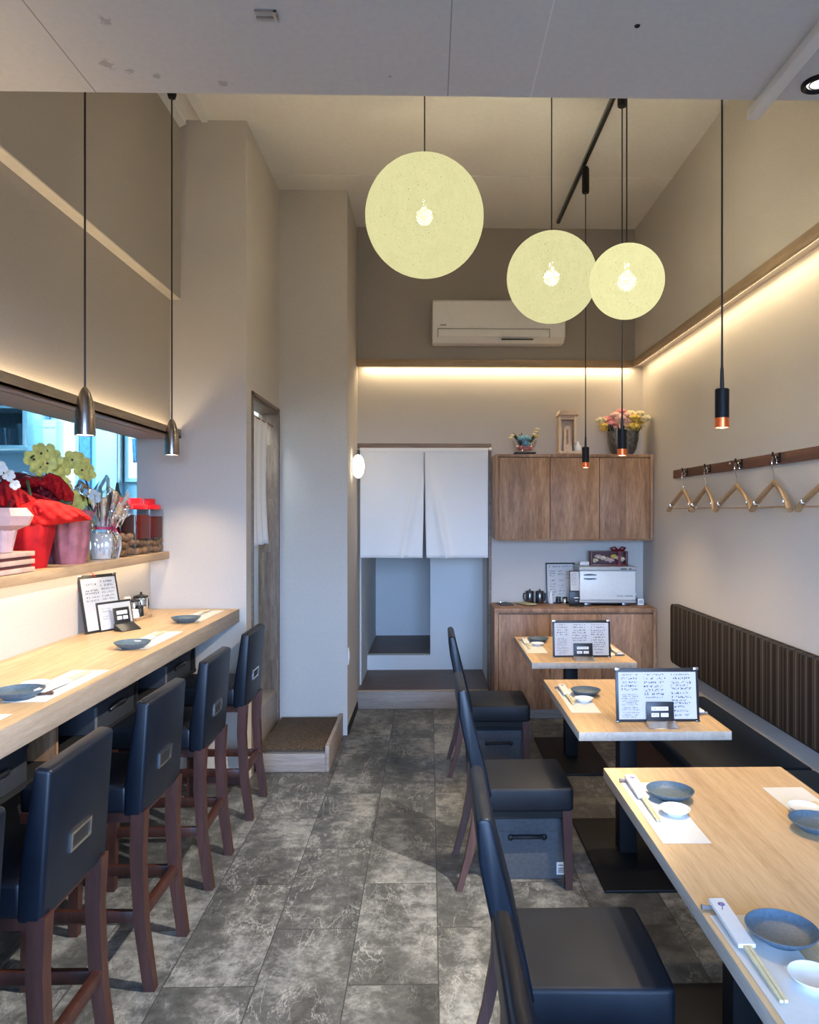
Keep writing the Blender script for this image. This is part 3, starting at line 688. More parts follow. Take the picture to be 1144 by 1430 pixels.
# ------------------------------------------------------------------ tableware
def lathe_obj(name, label, cat, group, prof, mat, loc):
    o = MB().lathe(prof, 40).build(name, mat); o.location = loc; return tag(o, label, cat, group)
PLATE = [(0.0, 0.004), (0.036, 0.004), (0.037, 0.0), (0.042, 0.0), (0.045, 0.004), (0.060, 0.012), (0.072, 0.0235), (0.0735, 0.0265), (0.0715, 0.027), (0.064, 0.017), (0.056, 0.0105), (0.050, 0.0085), (0.0, 0.0080)]
BOWL = [(0.0, 0.004), (0.020, 0.004), (0.021, 0.0), (0.024, 0.0), (0.027, 0.004), (0.037, 0.009), (0.0445, 0.0165), (0.045, 0.018), (0.0435, 0.018), (0.036, 0.0105), (0.024, 0.0068), (0.0, 0.006)]
pl0 = None
def setting(where, x, y, z, flip=False, plate=(0.056, 0.095), bowl=(0.030, -0.030), stick=(-0.034, 0.0), mat=True, dish=True, L=0.452, rest='greyrest', wrap=True, full=True):
    """a paper mat with plate, small dish, chopsticks in a paper sleeve on a rest"""
    s = -1 if flip else 1
    W = 0.132
    o = MB().box(-W/2, W/2, -L/2, L/2, 0, 0.0006).build('paper_placemat', 'paper', smooth=False); o.location = (x, y, z+0.0006)
    o.rotation_euler = (0, 0, random.uniform(-0.015, 0.015))
    tag(o, 'white paper placemat ' + where, 'placemat', 'paper placemats')
    if not full: return
    zz = z + 0.0014
    global pl0
    lathe_obj('plate', 'dark slate-blue round plate ' + where, 'plate', 'slate-blue plates', PLATE, 'plate', (x+s*plate[0], y+s*plate[1], zz))
    if dish:
        b = lathe_obj('sauce_dish', 'small white sauce dish ' + where, 'dish', 'white sauce dishes', BOWL, 'porc', (x+s*bowl[0], y+s*bowl[1], zz))
    # chopstick rest under the head of the sleeve
    rx, ry = x+s*stick[0], y+s*(stick[1]+0.235)
    ro = MB().tube([(-0.030, 0, 0.006), (-0.015, 0, 0.0048), (0.0, 0, 0.0043), (0.015, 0, 0.0048), (0.030, 0, 0.006)], [0.006, 0.0047, 0.0042, 0.0047, 0.006], 10).build('chopstick_rest', rest)
    ro.location = (rx-s*0.004, ry, zz); tag(ro, ('brown' if rest == 'brownrest' else 'grey') + ' ceramic chopstick rest ' + where, 'chopstick rest', 'chopstick rests')
    ck = thing('chopsticks', 'pale chopsticks in white sleeve ' + where, 'chopsticks', (x+s*stick[0], y+s*stick[1], zz), (PI if flip else 0)+random.uniform(-0.02, 0.02), 'sleeved chopsticks')
    a = math.atan2(0.011, 0.36)
    mt = T(0, -0.09, 0.0045) @ R(a, 'X')
    for dx in (-0.0042, 0.0042):
        MB().prism([(dx-0.0042, 0.30), (dx+0.0042, 0.30), (dx+0.0034, 0.0), (dx-0.0034, 0.0)], -0.003, 0.003, 'XY', 0.0008, 1, mtx=mt).build('chopstick', 'chop', ck)
    sl = MB().box(-0.018, 0.018, 0.165, 0.338, -0.0046, 0.0046, 0.0012, 1, mtx=mt).build('paper_sleeve', 'paper', ck)
    if wrap:
        e = MB(); c = (0.002, 0.312)
        for k in range(7):
            aa = 2*PI*k/7; e.sphere((c[0]+0.0048*math.cos(aa), c[1]+0.0048*math.sin(aa), 0.0049), 0.0036, 8, 5, (1, 1, 0.12), mtx=mt)
        for q in range(8): e.sphere((c[0]-0.0008*q, c[1]-0.006-0.0022*q, 0.0049), 0.0014, 6, 4, (1, 1, 0.2), mtx=mt)
        e.build('emblem', 'purple', sl)
ZT = 0.7006; ZK = 1.0316
setting('on the near table, far aisle corner', 0.700, 2.232, ZT)
setting('on the near table, closest to the camera', 0.690, 1.42, ZT, plate=(0.050, 0.130), bowl=(0.040, -0.016), stick=(-0.042, 0.015))
setting('on the near table, bench side', 1.150, 2.180, ZT, flip=True)
setting('on the middle table at its aisle side', 0.705, 3.545, ZT, plate=(0.062, 0.10), bowl=(0.026, -0.032))
setting('on the middle table, behind the menu', 1.165, 3.52, ZT, flip=True)
setting('on the farthest table at its aisle side', 0.690, 4.955, ZT, plate=(0.060, 0.185), bowl=(0.036, 0.040))
setting('on the farthest table, behind the menu', 1.152, 4.87, ZT, flip=True)
setting('on the counter at the far end near the partition', -1.252, 4.10, ZK, flip=True, plate=(0.005, 0.235), dish=False, stick=(0.015, -0.105))
setting('on the counter at the second-last stool', -1.236, 3.34, ZK, flip=True, plate=(0.005, 0.205), dish=False, stick=(0.015, -0.105))
setting('on the counter at the middle stool', -1.215, 2.475, ZK, flip=True, plate=(0.040, 0.175), bowl=(0.055, 0.045), stick=(-0.012, -0.095), rest='brownrest')
setting('on the counter cut off by the left edge of the photo', -1.235, 1.89, ZK, flip=True, full=False)

# ------------------------------------------------------------------ menus
def scribble(m, x0, x1, z, h, y, gap=0.25, lead=0.0, wgt=0.17):
    """one line of hand-written marks between x0 and x1 on the plane y"""
    x = x0
    while x < x1 - h*0.5:
        w = h*random.uniform(0.7, 1.0)
        if random.random() < 0.93:
            for _ in range(random.randint(2, 4)):
                ax, az = random.uniform(0, w), random.uniform(0, h)
                if random.random() < 0.5: bx, bz = ax+random.uniform(0.3, 0.8)*w*random.choice((-1, 1)), az+random.uniform(-0.15, 0.15)*h
                else: bx, bz = ax+random.uniform(-0.3, 0.3)*w, az+random.uniform(0.4, 0.9)*h*random.choice((-1, 1))
                bx = min(max(bx, 0), w); bz = min(max(bz, 0), h)
                d = Vector((bx-ax, 0, bz-az))
                if d.length < h*0.12: continue
                n = Vector((-d.z, 0, d.x)).normalized()*h*wgt
                p = Vector((x+ax, y, z+az)); q = p+d
                m.quad([tuple(p-n), tuple(q-n), tuple(q+n), tuple(p+n)])
        x += w + h*gap*random.uniform(0.5, 1.2)
def menu_board(t, w, h, cols, thick=0.006, corners=True, margin=0.012):
    """upright board in local XZ facing -Y, origin bottom centre; cols = (x0, x1, [(z, size), ...]) as fractions"""
    bd = MB().box(-w/2, w/2, 0.0, thick, 0.0, h, 0.002).build('menu_cover', 'blackp', t)
    sh = MB().box(-w/2+margin, w/2-margin, -0.0012, 0.0008, margin, h-margin*1.35).build('menu_sheet', 'menu', t, smooth=False)
    m = MB(); iw, ih = w-2*margin, h-2.35*margin
    for (a, b, lines) in cols:
        for (z, s) in lines:
            ind = 0.0
            scribble(m, -iw/2+a*iw, -iw/2+b*iw-random.uniform(0, 0.18)*(b-a)*iw, margin+z*ih, s*ih, -0.0018)
    m.build('handwriting', 'ink', sh, smooth=False)['label'] = 'rows of small dark handwriting'
    if corners:
        for sx in (-1, 1):
            MB().box(sx*(w/2-0.010)-0.011, sx*(w/2-0.010)+0.011, -0.002, thick+0.001, h-0.009, h+0.002, 0.001).build('corner_clip', 'steel', bd)
            MB().box(sx*(w/2-0.008)-0.009, sx*(w/2-0.008)+0.009, -0.002, thick+0.001, -0.001, 0.006, 0.001).build('corner_clip', 'pewter', bd)
c1 = (0.04, 0.26, [(0.93, .030), (0.845, .042), (0.765, .036), (0.69, .040), (0.615, .042), (0.51, .022), (0.47, .024), (0.425, .026), (0.375, .024), (0.335, .026), (0.295, .024), (0.23, .026), (0.19, .024), (0.13, .026), (0.08, .024), (0.035, .024)])
c2 = (0.33, 0.62, [(0.93, .030), (0.845, .042), (0.755, .044), (0.675, .044), (0.59, .048), (0.51, .044), (0.445, .030)])
c3 = (0.68, 0.94, [(0.93, .030), (0.845, .042), (0.755, .042), (0.695, .036), (0.62, .044), (0.53, .044), (0.445, .042), (0.375, .036), (0.315, .040), (0.245, .036), (0.16, .036), (0.065, .036)])
def table_menu(label, x, y):
    t = thing('menu_board', label, 'menu', (x, y, ZT+0.012), 0, 'handwritten menus on the tables', rx=math.radians(-6))
    menu_board(t, 0.355, 0.224, [c1, c2, c3])
    # black stand clipped over the middle: upright face with a long foot
    s = thing('menu_stand', 'black plastic stand with white cards holding ' + label.split(' standing')[0].replace('wide ', 'the wide '), 'menu stand', (x+0.005, y-0.004, ZT), 0, 'menu stands on the tables')
    MB().box(-0.058, 0.058, -0.014, -0.010, 0.018, 0.098, 0.001, mtx=R(math.radians(-6), 'X')).build('face_plate', 'blackp', s)
    MB().prism([(-0.062, 0.0), (0.020, 0.0), (0.020, 0.010), (-0.010, 0.012), (-0.014, 0.022), (-0.056, 0.004), (-0.062, 0.003)], -0.062, 0.062, 'YZ', 0.001, 1).build('foot', 'steel', s)['label'] = 'sloping grey metal foot'
    MB().box(-0.058, 0.058, 0.016, 0.022, 0.0, 0.06, 0.001).build('back_lip', 'blackp', s)
    cd = MB(); mt = R(math.radians(-6), 'X')
    for (a, b, c, d) in ((-0.038, 0.034, 0.062, 0.078), (-0.038, -0.006, 0.036, 0.052), (0.002, 0.034, 0.036, 0.052)):
        cd.box(a, b, -0.0155, -0.0138, c, d, mtx=mt)
    cdo = cd.build('cards', 'paper', s, smooth=False); cdo['label'] = 'three small white cards'
    q = MB()
    for (a, b, c) in ((-0.034, 0.028, 0.068), (-0.032, -0.012, 0.042), (0.008, 0.030, 0.042)): scribble(q, a, b, c, 0.005, -0.0159)
    qo = q.build('print', 'ink', cdo, smooth=False); qo.data.transform(mt)
    return t
table_menu('wide handwritten menu on the middle table standing before the bench', 0.966, 3.128)
table_menu('wide handwritten menu on the farthest table standing before the low cabinet', 0.930, 4.53)
# menus leaning on the wall at the counter
ca = (0.08, 0.50, [(0.86, .038), (0.74, .034), (0.69, .034), (0.62, .034), (0.55, .03)])
cb = (0.55, 0.96, [(0.90, .034), (0.83, .034), (0.76, .032), (0.69, .03), (0.62, .03), (0.56, .028)])
t = thing('menu_board', 'tall handwritten menu board leaning on the wall at the back of the counter', 'menu', (-1.545, 3.585, ZK), math.radians(64), None, rx=0)
t.rotation_euler = (math.radians(-12), 0, math.radians(66))
menu_board(t, 0.225, 0.275, [ca, cb])
t = thing('menu_board', 'smaller menu board standing in front of the tall one on the counter', 'menu', (-1.510, 3.640, ZK), 0)
t.rotation_euler = (math.radians(-12), 0, math.radians(64))
menu_board(t, 0.205, 0.140, [(0.1, 0.35, [(0.8, .03), (0.7, .03), (0.5, .03), (0.4, .03)])], corners=False, margin=0.008)
s = thing('menu_stand', 'black stand with white cards before the menu boards on the counter', 'menu stand', (-1.480, 3.63, ZK), 0)
s.rotation_euler = (0, 0, math.radians(62))
MB().box(-0.045, 0.045, -0.006, 0.0, 0.0, 0.108, 0.002, mtx=R(math.radians(-12), 'X')).build('face_plate', 'blackp', s)
MB().prism([(-0.060, 0.0), (0.0, 0.0), (0.0, 0.035), (-0.012, 0.030), (-0.058, 0.004)], -0.055, 0.055, 'YZ', 0.002).build('foot', 'blackp', s)
cd = MB(); mt = R(math.radians(-12), 'X')
for (a, b, c, d) in ((-0.030, 0.030, 0.075, 0.093), (-0.030, -0.004, 0.050, 0.067), (0.004, 0.030, 0.050, 0.067)): cd.box(a, b, -0.008, -0.0055, c, d, mtx=mt)
cd.build('cards', 'paper', s, smooth=False)

# condiments on the counter
def pot(label, loc, rz=0, s=1.0, group='lidded seasoning pots', mat='pewter', stripe=True):
    t = thing('seasoning_pot', label, 'seasoning pot', loc, rz, group)
    MB().lathe([(0.0, 0), (0.030*s, 0), (0.031*s, 0.002), (0.031*s, 0.080*s), (0.029*s, 0.084*s), (0, 0.084*s)], 24).build('body', 'chrome' if stripe else mat, t)
    l = MB().lathe([(0, 0.084*s), (0.033*s, 0.084*s), (0.033*s, 0.092*s), (0.012*s, 0.098*s), (0, 0.098*s)], 24).build('lid', 'blackp', t)
    MB().lathe([(0, 0.097*s), (0.004*s, 0.098*s), (0.006*s, 0.108*s), (0.0, 0.112*s)], 12).build('knob', 'blackp', l)
    MB().tube([(0.030*s, 0, 0.075*s), (0.050*s, 0, 0.072*s), (0.054*s, 0, 0.045*s), (0.046*s, 0, 0.020*s), (0.030*s, 0, 0.016*s)], 0.005*s, 8).build('handle', 'blackp', t)
    return t
tr = thing('condiment_tray', 'small wooden tray of seasonings on the counter beside the menus', 'tray', (-1.572, 4.00, ZK), math.radians(-4))
MB().box(-0.055, 0.055, -0.10, 0.09, 0, 0.008, 0.003).build('tray_base', 'ledge', tr)
rim = MB()
for b in ((-0.055, 0.055, -0.10, -0.094), (-0.055, 0.055, 0.084, 0.09), (-0.055, -0.049, -0.10, 0.09), (0.049, 0.055, -0.10, 0.09)): rim.box(*b, 0.006, 0.016, 0.001)
rim.build('rim', 'ledge', tr)
def shaker(label, loc, r, h, mat, cap, group=None, taper=0.85, name='shaker', cat='shaker'):
    t = thing(name, label, cat, loc, 0, group)
    MB().lathe([(0, 0), (r, 0), (r*1.02, 0.003), (r, h*0.35), (r*taper, h*0.72), (r*taper*0.9, h*0.76), (0, h*0.76)], 20).build('body', mat, t)
    MB().lathe([(0, h*0.75), (r*taper, h*0.75), (r*taper, h*0.95), (r*taper*0.8, h), (0, h)], 20).build('cap', cap, t)
    return t
shaker('white seasoning tube standing upright on the counter tray', (-1.590, 3.945, ZK+0.008), 0.020, 0.115, 'white', 'white', None, 0.95)
shaker('short round white seasoning jar on the counter tray', (-1.548, 3.940, ZK+0.008), 0.024, 0.050, 'porc', 'white', None, 0.8)
shaker('short black pepper shaker on the counter tray', (-1.552, 4.015, ZK+0.008), 0.022, 0.062, 'blackp', 'blackp', None, 0.9)
pot('steel seasoning pot with black lid on the counter tray', (-1.592, 4.045, ZK+0.008), 1.2, 0.95)
pot('steel lidded pot with black handle at the wall end of the counter', (-1.595, 4.150, ZK), 1.3, 1.15)
tag(MB().tube([(-1.635, 3.50, 1.32), (-1.62, 3.56, 1.33), (-1.60, 3.60, 1.29), (-1.60, 3.62, 1.25), (-1.615, 3.60, 1.225), (-1.63, 3.55, 1.225), (-1.637, 3.50, 1.24)], 0.002, 6).build('cord', 'redlid'), 'thin red cord hanging below the ledge above the menu board', 'cord')

# ------------------------------------------------------------------ pendant lamps
def globe_lamp(label, c, d, mat):
    t = thing('globe_pendant', label, 'pendant lamp', c, 0, 'string-ball globe pendants')
    r = d/2
    MB().sphere((0, 0, 0), r, 48, 32).build('globe_shade', mat, t)
    MB().tube([(0, 0, r-0.01), (0, 0, ZC-c[2])], 0.0035, 8).build('cable', 'blackp', t)
    MB().lathe([(0.0, ZC-c[2]-0.025), (0.04, ZC-c[2]-0.02), (0.045, ZC-c[2])], 20).build('canopy', 'white', t)
    b = MB().sphere((0, 0, -0.0), 0.042, 20, 12).build('bulb', 'bulb', t)
    MB().cyl((0, 0, 0.05), (0, 0, 0.09), 0.012).build('socket', 'white', t)
    return t
globe_lamp('largest glowing string-ball globe pendant, left of the other two', (-0.026, 3.78, 3.097), 0.600, 'globe_a')
globe_lamp('middle-sized glowing globe pendant hanging before the air conditioner', (0.657, 4.00, 2.862), 0.482, 'globe_a')
globe_lamp('smallest glowing globe pendant, rightmost of the three', (0.931, 3.50, 2.688), 0.348, 'globe_c')

def spot_light(name, loc, energy, size, color, rot=(0, 0, 0), blend=0.4, rad=0.03):
    l = bpy.data.lights.new(name, 'SPOT'); l.energy = energy; l.spot_size = size; l.spot_blend = blend; l.color = color; l.shadow_soft_size = rad
    o = bpy.data.objects.new(name, l); COL.objects.link(o); o.location = loc; o.rotation_euler = rot; return o
def area_light(name, loc, energy, sx, sy, color, rot=(0, 0, 0), spread=PI):
    l = bpy.data.lights.new(name, 'AREA'); l.shape = 'RECTANGLE'; l.size = sx; l.size_y = sy; l.energy = energy; l.color = color; l.spread = spread
    o = bpy.data.objects.new(name, l); COL.objects.link(o); o.location = loc; o.rotation_euler = rot; return o
def cyl_pendant(label, x, y, conn=False):
    t = thing('cylinder_pendant', label, 'pendant lamp', (x, y, 1.893), 0, 'black cylinder pendants over the tables')
    MB().lathe([(0.021, 0.036), (0.0238, 0.034), (0.0238, 0.133), (0.020, 0.136), (0.0, 0.136)], 24, cap=False).build('body', 'black', t)
    MB().lathe([(0.0232, 0.0), (0.0242, 0.0), (0.0236, 0.036), (0.0205, 0.036), (0.0215, 0.004)], 24, cap=False).build('copper_ring', 'copper_glow', t)
    MB().lathe([(0.0, 0.006), (0.019, 0.006), (0.0205, 0.002), (0.0, -0.002)], 20).build('bulb', 'pbulb', t)
    MB().tube([(0, 0, 0.135), (0, 0, 0.30), (0, 0, ZC-1.893-0.03)], [0.0055, 0.0035, 0.0035], 8).build('cable', 'blackp', t)
    MB().lathe([(0.0, 0.135), (0.008, 0.135), (0.006, 0.20), (0.0035, 0.22)], 12).build('strain_relief', 'blackp', t)
    m = MB().lathe([(0, ZC-1.893-0.20), (0.022, ZC-1.893-0.198), (0.024, ZC-1.893-0.19), (0.024, ZC-1.893-0.04), (0.016, ZC-1.893-0.025), (0, ZC-1.893-0.025)], 20)
    m.build('track_adapter', 'black', t)
    spot_light('pendant_beam', (x, y, 1.885), 36, math.radians(125), (1.0, 0.76, 0.46), blend=0.8, rad=0.02)
    return t
cyl_pendant('black cylinder pendant nearest the camera, by the right wall in the photo', 1.017, 2.57)
cyl_pendant('black cylinder pendant over the middle table, before the flower vase', 1.000, 3.85)
cyl_pendant('black cylinder pendant over the farthest table, before the wall cabinet', 1.030, 4.90)
tk = thing('lighting_track', 'thin dark lighting track on the high ceiling above the tables', 'lighting track', (1.015, 0, ZC))
MB().box(-0.013, 0.013, 2.3, 5.87, -0.026, 0.0, 0.002).build('rail', 'pewter', tk)
MB().box(-0.004, 0.004, 2.32, 5.85, -0.0265, -0.020).build('slot', 'black_in', tk)

def bell_pendant(label, x, y):
    t = thing('steel_pendant', label, 'pendant lamp', (x, y, 1.905), 0, 'steel bullet pendants over the counter')
    MB().lathe([(0.036, 0.002), (0.039, 0.0), (0.0392, 0.02), (0.0385, 0.05), (0.0365, 0.085), (0.033, 0.118), (0.028, 0.145), (0.0215, 0.168), (0.014, 0.184), (0.007, 0.193), (0.0, 0.195)], 32, cap=False).build('shade', 'pend', t)
    MB().lathe([(0.0, 0.010), (0.034, 0.010), (0.034, 0.004), (0.0, 0.0)], 24).build('bulb', 'sbulb', t)
    MB().tube([(0, 0, 0.195), (0, 0, ZC-1.905-0.02)], 0.0042, 8).build('cable', 'blackp', t)
    MB().lathe([(0, ZC-1.905-0.085), (0.018, ZC-1.905-0.083), (0.024, ZC-1.905-0.065), (0.024, ZC-1.905), (0, ZC-1.905)], 20).build('canopy', 'black', t)
    spot_light('counter_beam', (x, y, 1.90), 19, math.radians(120), (1.0, 0.80, 0.54), blend=0.7, rad=0.03)
bell_pendant('steel bullet-shaped pendant nearer the camera, above the flowers', -1.375, 3.0)
bell_pendant('steel bullet-shaped pendant farther along the counter, by the partition', -1.385, 4.03)
tk = thing('lighting_track', 'white lighting track at the ceiling beside the left bulkhead', 'lighting track', (-1.315, 0, ZC))
MB().box(-0.018, 0.018, 2.2, 4.38, -0.030, 0.0, 0.002).build('rail', 'white', tk)
MB().box(-0.005, 0.005, 2.22, 4.05, -0.031, -0.022).build('slot', 'black_in', tk)

# track with spot head and downlight on the low ceiling at top right
tk = thing('lighting_track', 'white lighting track on the low ceiling at the top right corner', 'lighting track', (0.925, 0, 2.75))
MB().box(-0.017, 0.017, 0.6, 2.115, -0.028, 0.0, 0.002).build('rail', 'white', tk)
MB().box(0.0165, 0.0185, 1.90, 1.98, -0.020, -0.006).build('slot', 'black_in', tk)
dl = thing('downlight', 'round recessed downlight with a dark ring at the top right corner', 'downlight', (1.045, 1.975, 2.75))
MB().lathe([(0.046, 0.0), (0.046, -0.006), (0.038, -0.010), (0.033, -0.003), (0.031, 0.0)], 32, cap=False).build('ring', 'black', dl)
MB().lathe([(0.0, -0.001), (0.034, -0.001)], 32, cap=False).build('lens', 'spot', dl)
MB().lathe([(0.027, -0.002), (0.027, -0.004), (0.024, -0.004), (0.024, -0.002)], 32, cap=False).build('inner_ring', 'pewter', dl)
cb_ = MB().box(-0.402, -0.352, 1.712, 1.722, 2.744, 2.75).box(-0.402, -0.352, 1.735, 1.745, 2.744, 2.75).box(-0.360, -0.350, 1.712, 1.745, 2.740, 2.75, 0.001).build('ceiling_bracket', 'steel')
tag(cb_, 'small metal bracket on the low ceiling near the top edge of the photo', 'bracket')
tag(MB().lathe([(0, -0.003), (0.006, -0.002), (0.007, 0.0)], 12, mtx=T(0.491, 1.752, 2.75)).build('screw', 'black'), 'dark screw head alone in the low ceiling, upper right', 'screw')

# ------------------------------------------------------------------ air conditioner
ac = thing('air_conditioner', 'white wall-mounted air conditioner on the dark upper back wall', 'air conditioner', (0.545, 6.04, 2.935))
MB().prism([(0.0, 0.02), (0.0, 0.345), (-0.15, 0.345), (-0.195, 0.325), (-0.205, 0.15), (-0.195, 0.045), (-0.13, 0.005), (-0.03, 0.0)], -0.525, 0.525, 'YZ', 0.012, 3).build('casing', 'ac', ac)
MB().box(-0.478, 0.395, -0.212, -0.195, 0.040, 0.100, 0.003, mtx=None).build('louvre', 'ac', ac)
lo = MB()
lo.box(-0.482, 0.399, -0.208, -0.190, 0.100, 0.104).box(-0.482, -0.478, -0.208, -0.19, 0.038, 0.104).box(0.395, 0.399, -0.208, -0.19, 0.038, 0.104).box(0.02, 0.27, -0.196, -0.17, 0.022, 0.027)
lo.build('outlet_gap', 'blackp', ac)
MB().box(-0.46, -0.415, -0.2075, -0.204, 0.128, 0.1325).build('maker_mark', 'pewter', ac)

# ------------------------------------------------------------------ cabinets
wc = thing('wall_cabinet', 'brown wooden wall cabinet with three flat doors above the towel warmer', 'wall cabinet', (0, 0, 0))
cm = MB()
cm.prism([(0.513, 1.40), (0.530, 1.376), (1.735, 1.376), (1.752, 1.40), (1.752, 2.052), (0.513, 2.052)], 5.83, 6.098, 'XZ', 0.002)
cm.box(0.513, 1.752, 5.795, 5.84, 2.028, 2.052, 0.002).box(0.513, 0.540, 5.795, 5.84, 1.382, 2.03, 0.002).box(1.728, 1.752, 5.795, 5.84, 1.382, 2.03, 0.002).box(0.535, 1.73, 5.795, 5.84, 1.376, 1.386, 0.002)
cm.build('carcass', 'brown', wc)
for a, b in ((0.5425, 0.938), (0.942, 1.326), (1.330, 1.7255)):
    MB().box(a, b, 5.800, 5.832, 1.388, 2.024, 0.0015).build('door', 'brown', wc)
lc = thing('low_cabinet', 'brown wooden low cabinet with three doors against the back wall', 'cabinet', (0, 0, 0))
cm = MB()
cm.box(0.497, 1.752, 5.745, 6.098, 0.08, 0.858, 0.002).box(0.497, 1.752, 5.705, 5.75, 0.826, 0.858, 0.002).box(0.497, 0.528, 5.705, 5.75, 0.065, 0.83, 0.002).box(1.724, 1.752, 5.705, 5.75, 0.065, 0.83, 0.002)
cm.build('carcass', 'brown', lc)
for a, b in ((0.531, 0.928), (0.932, 1.322), (1.326, 1.721)):
    MB().box(a, b, 5.712, 5.752, 0.08, 0.812, 0.0015).build('door', 'brown', lc)
MB().box(0.52, 1.74, 5.755, 6.09, 0.0, 0.08).build('plinth', 'riser', lc)

# towel warmer
tw = thing('towel_warmer', 'pale grey towel warmer cabinet standing on the low cabinet', 'towel warmer', (1.40, 5.97, 0.858))
MB().box(-0.222, 0.222, -0.12, 0.12, 0.022, 0.300, 0.006).build('casing', 'warmer_t', tw)
MB().box(-0.226, 0.226, -0.150, 0.122, 0.282, 0.312, 0.006).build('top_panel', 'warmer_t', tw)
d = MB().box(-0.220, 0.220, -0.142, -0.12, 0.050, 0.279, 0.005).build('door', 'warmer', tw)
MB().box(-0.222, 0.222, -0.140, -0.11, 0.030, 0.048, 0.003).build('bottom_rail', 'warmer_t', tw)
h = MB().prism([(-0.190+0.10*i/8, 0.250+0.006*math.sin(PI*i/8)) for i in range(9)] + [(-0.090-0.10*i/8, 0.244) for i in range(9)], -0.150, -0.141, 'XZ').prism([(-0.190+0.10*i/8, 0.216-0.006*math.sin(PI*i/8)) for i in range(9)] + [(-0.090-0.10*i/8, 0.222) for i in range(9)], -0.150, -0.141, 'XZ')
h.build('handle', 'pewter', d)
MB().box(0.100, 0.150, -0.152, -0.148, 0.290, 0.299).box(0.165, 0.185, -0.152, -0.148, 0.290, 0.299).build('switch', 'blackp', tw)
for fx in (-0.15, 0.15): MB().box(fx-0.03, fx+0.03, -0.12, 0.10, 0.0, 0.024, 0.003).build('foot', 'pewter', tw)
def text_mesh(name, body, size, mat, parent, loc, rot, extrude=0.0004):
    cu = bpy.data.curves.new(name, 'FONT'); cu.body = body; cu.size = size; cu.extrude = extrude; cu.align_x = 'CENTER'
    to = bpy.data.objects.new(name+'_c', cu); COL.objects.link(to)
    dg = bpy.context.evaluated_depsgraph_get(); me = bpy.data.meshes.new_from_object(to.evaluated_get(dg))
    bpy.data.objects.remove(to); bpy.data.curves.remove(cu)
    me.materials.clear(); me.materials.append(M[mat])
    o = bpy.data.objects.new(name, me); COL.objects.link(o); o.parent = parent; o.location = loc; o.rotation_euler = rot
    return o
text_mesh('lettering', 'TOWEL WARMER', 0.016, 'pewter', d, (0.135, -0.1425, 0.075), (PI/2, 0, 0))

# ---- things on the towel warmer
gb = thing('gift_box', 'dark red window box of pale flowers with a bow on the towel warmer', 'gift box', (1.432, 5.95, 1.170))
m = MB()
m.box(-0.148, 0.148, -0.05, 0.05, 0.0, 0.016, 0.002).box(-0.148, 0.148, -0.05, 0.05, 0.108, 0.116, 0.002).box(-0.148, -0.132, -0.05, 0.05, 0.01, 0.112, 0.002).box(0.132, 0.148, -0.05, 0.05, 0.01, 0.112, 0.002).box(-0.14, 0.14, 0.04, 0.05, 0.01, 0.11)
m.build('box', 'darkcase', gb)
def blossom(m, c, r, n=5, seed=0):
    rnd = random.Random(seed)
    m.sphere(c, r*0.62, 10, 7)
    for ring, (k, rr_, el) in enumerate(((6, 0.75, 0.15), (5, 0.55, 0.7))):
        for i in range(k):
            a = 2*PI*i/k + ring*0.5 + rnd.uniform(-0.2, 0.2)
            p = (c[0]+r*rr_*math.cos(a)*math.cos(el), c[1]+r*rr_*math.sin(a)*math.cos(el), c[2]+r*rr_*math.sin(el))
            m.sphere(p, r*0.42, 8, 6, (1, 1, 0.8))
    return m
for i in range(8):
    mt_ = ('cr', 'ppk', 'cr', 'ppk', 'ppk', 'yl', 'ppk', 'cr')[i]
    blossom(MB(), (-0.112+0.032*i, -0.012+0.012*(i % 2), 0.040+0.030*((i*3) % 4)/3), 0.028, seed=i).build('blossom', mt_, gb)
MB().quad([(-0.135, -0.049, 0.014), (0.135, -0.049, 0.014), (0.135, -0.049, 0.109), (-0.135, -0.049, 0.109)]).build('window', 'glass', gb)
rb = MB()
rb.box(0.068, 0.088, -0.053, 0.052, 0.114, 0.119).box(0.068, 0.088, -0.054, -0.050, 0.0, 0.118)
for sx in (-1, 1):
    rb.tube([(0.078, -0.01, 0.122), (0.078+sx*0.03, -0.02, 0.150), (0.078+sx*0.055, -0.015, 0.142), (0.078+sx*0.045, -0.005, 0.122), (0.078, -0.01, 0.122)], 0.006, 8, 2.0)
rb.build('bow', 'crimson', gb)
tl = MB().tube([(-0.037, 0, 0.017), (0.037, 0, 0.017)], [0.017, 0.017], 18).build('rolled_towel', 'paper'); tl.location = (1.24, 5.95, 1.1705); tag(tl, 'white rolled towel lying on top of the towel warmer', 'towel')
# ---- things on the low cabinet, left to right
ZL = 0.8585
t = thing('clipboard', 'black bill clipboard lying at the left end of the low cabinet', 'clipboard', (0.605, 5.965, ZL), 0.15)
MB().box(-0.055, 0.055, -0.085, 0.085, 0, 0.006, 0.002).build('board', 'dkplate', t); MB().box(-0.03, 0.03, 0.055, 0.085, 0.006, 0.016, 0.003).build('clip', 'chrome', t)
t = thing('notepad', 'yellow notepad lying tilted on the low cabinet before the pots', 'notepad', (0.775, 5.95, ZL), 0.45)
MB().box(-0.05, 0.05, -0.085, 0.085, 0, 0.007, 0.001).build('cover', 'dkplate', t); MB().box(-0.046, 0.046, -0.082, 0.075, 0.007, 0.012).build('sheets', 'pad', t)
pot('dark pewter pot, left one of the pair on the low cabinet', (0.815, 6.05, ZL), 2.6, 1.05, 'pots on the low cabinet', 'pewter', False)
pot('dark pewter pot, right one of the pair on the low cabinet', (0.895, 6.04, ZL), 0.5, 1.05, 'pots on the low cabinet', 'pewter', False)
shaker('slim white bottle beside the pots on the low cabinet', (0.985, 6.03, ZL), 0.018, 0.10, 'white', 'white', None, 0.7, 'bottle', 'bottle')
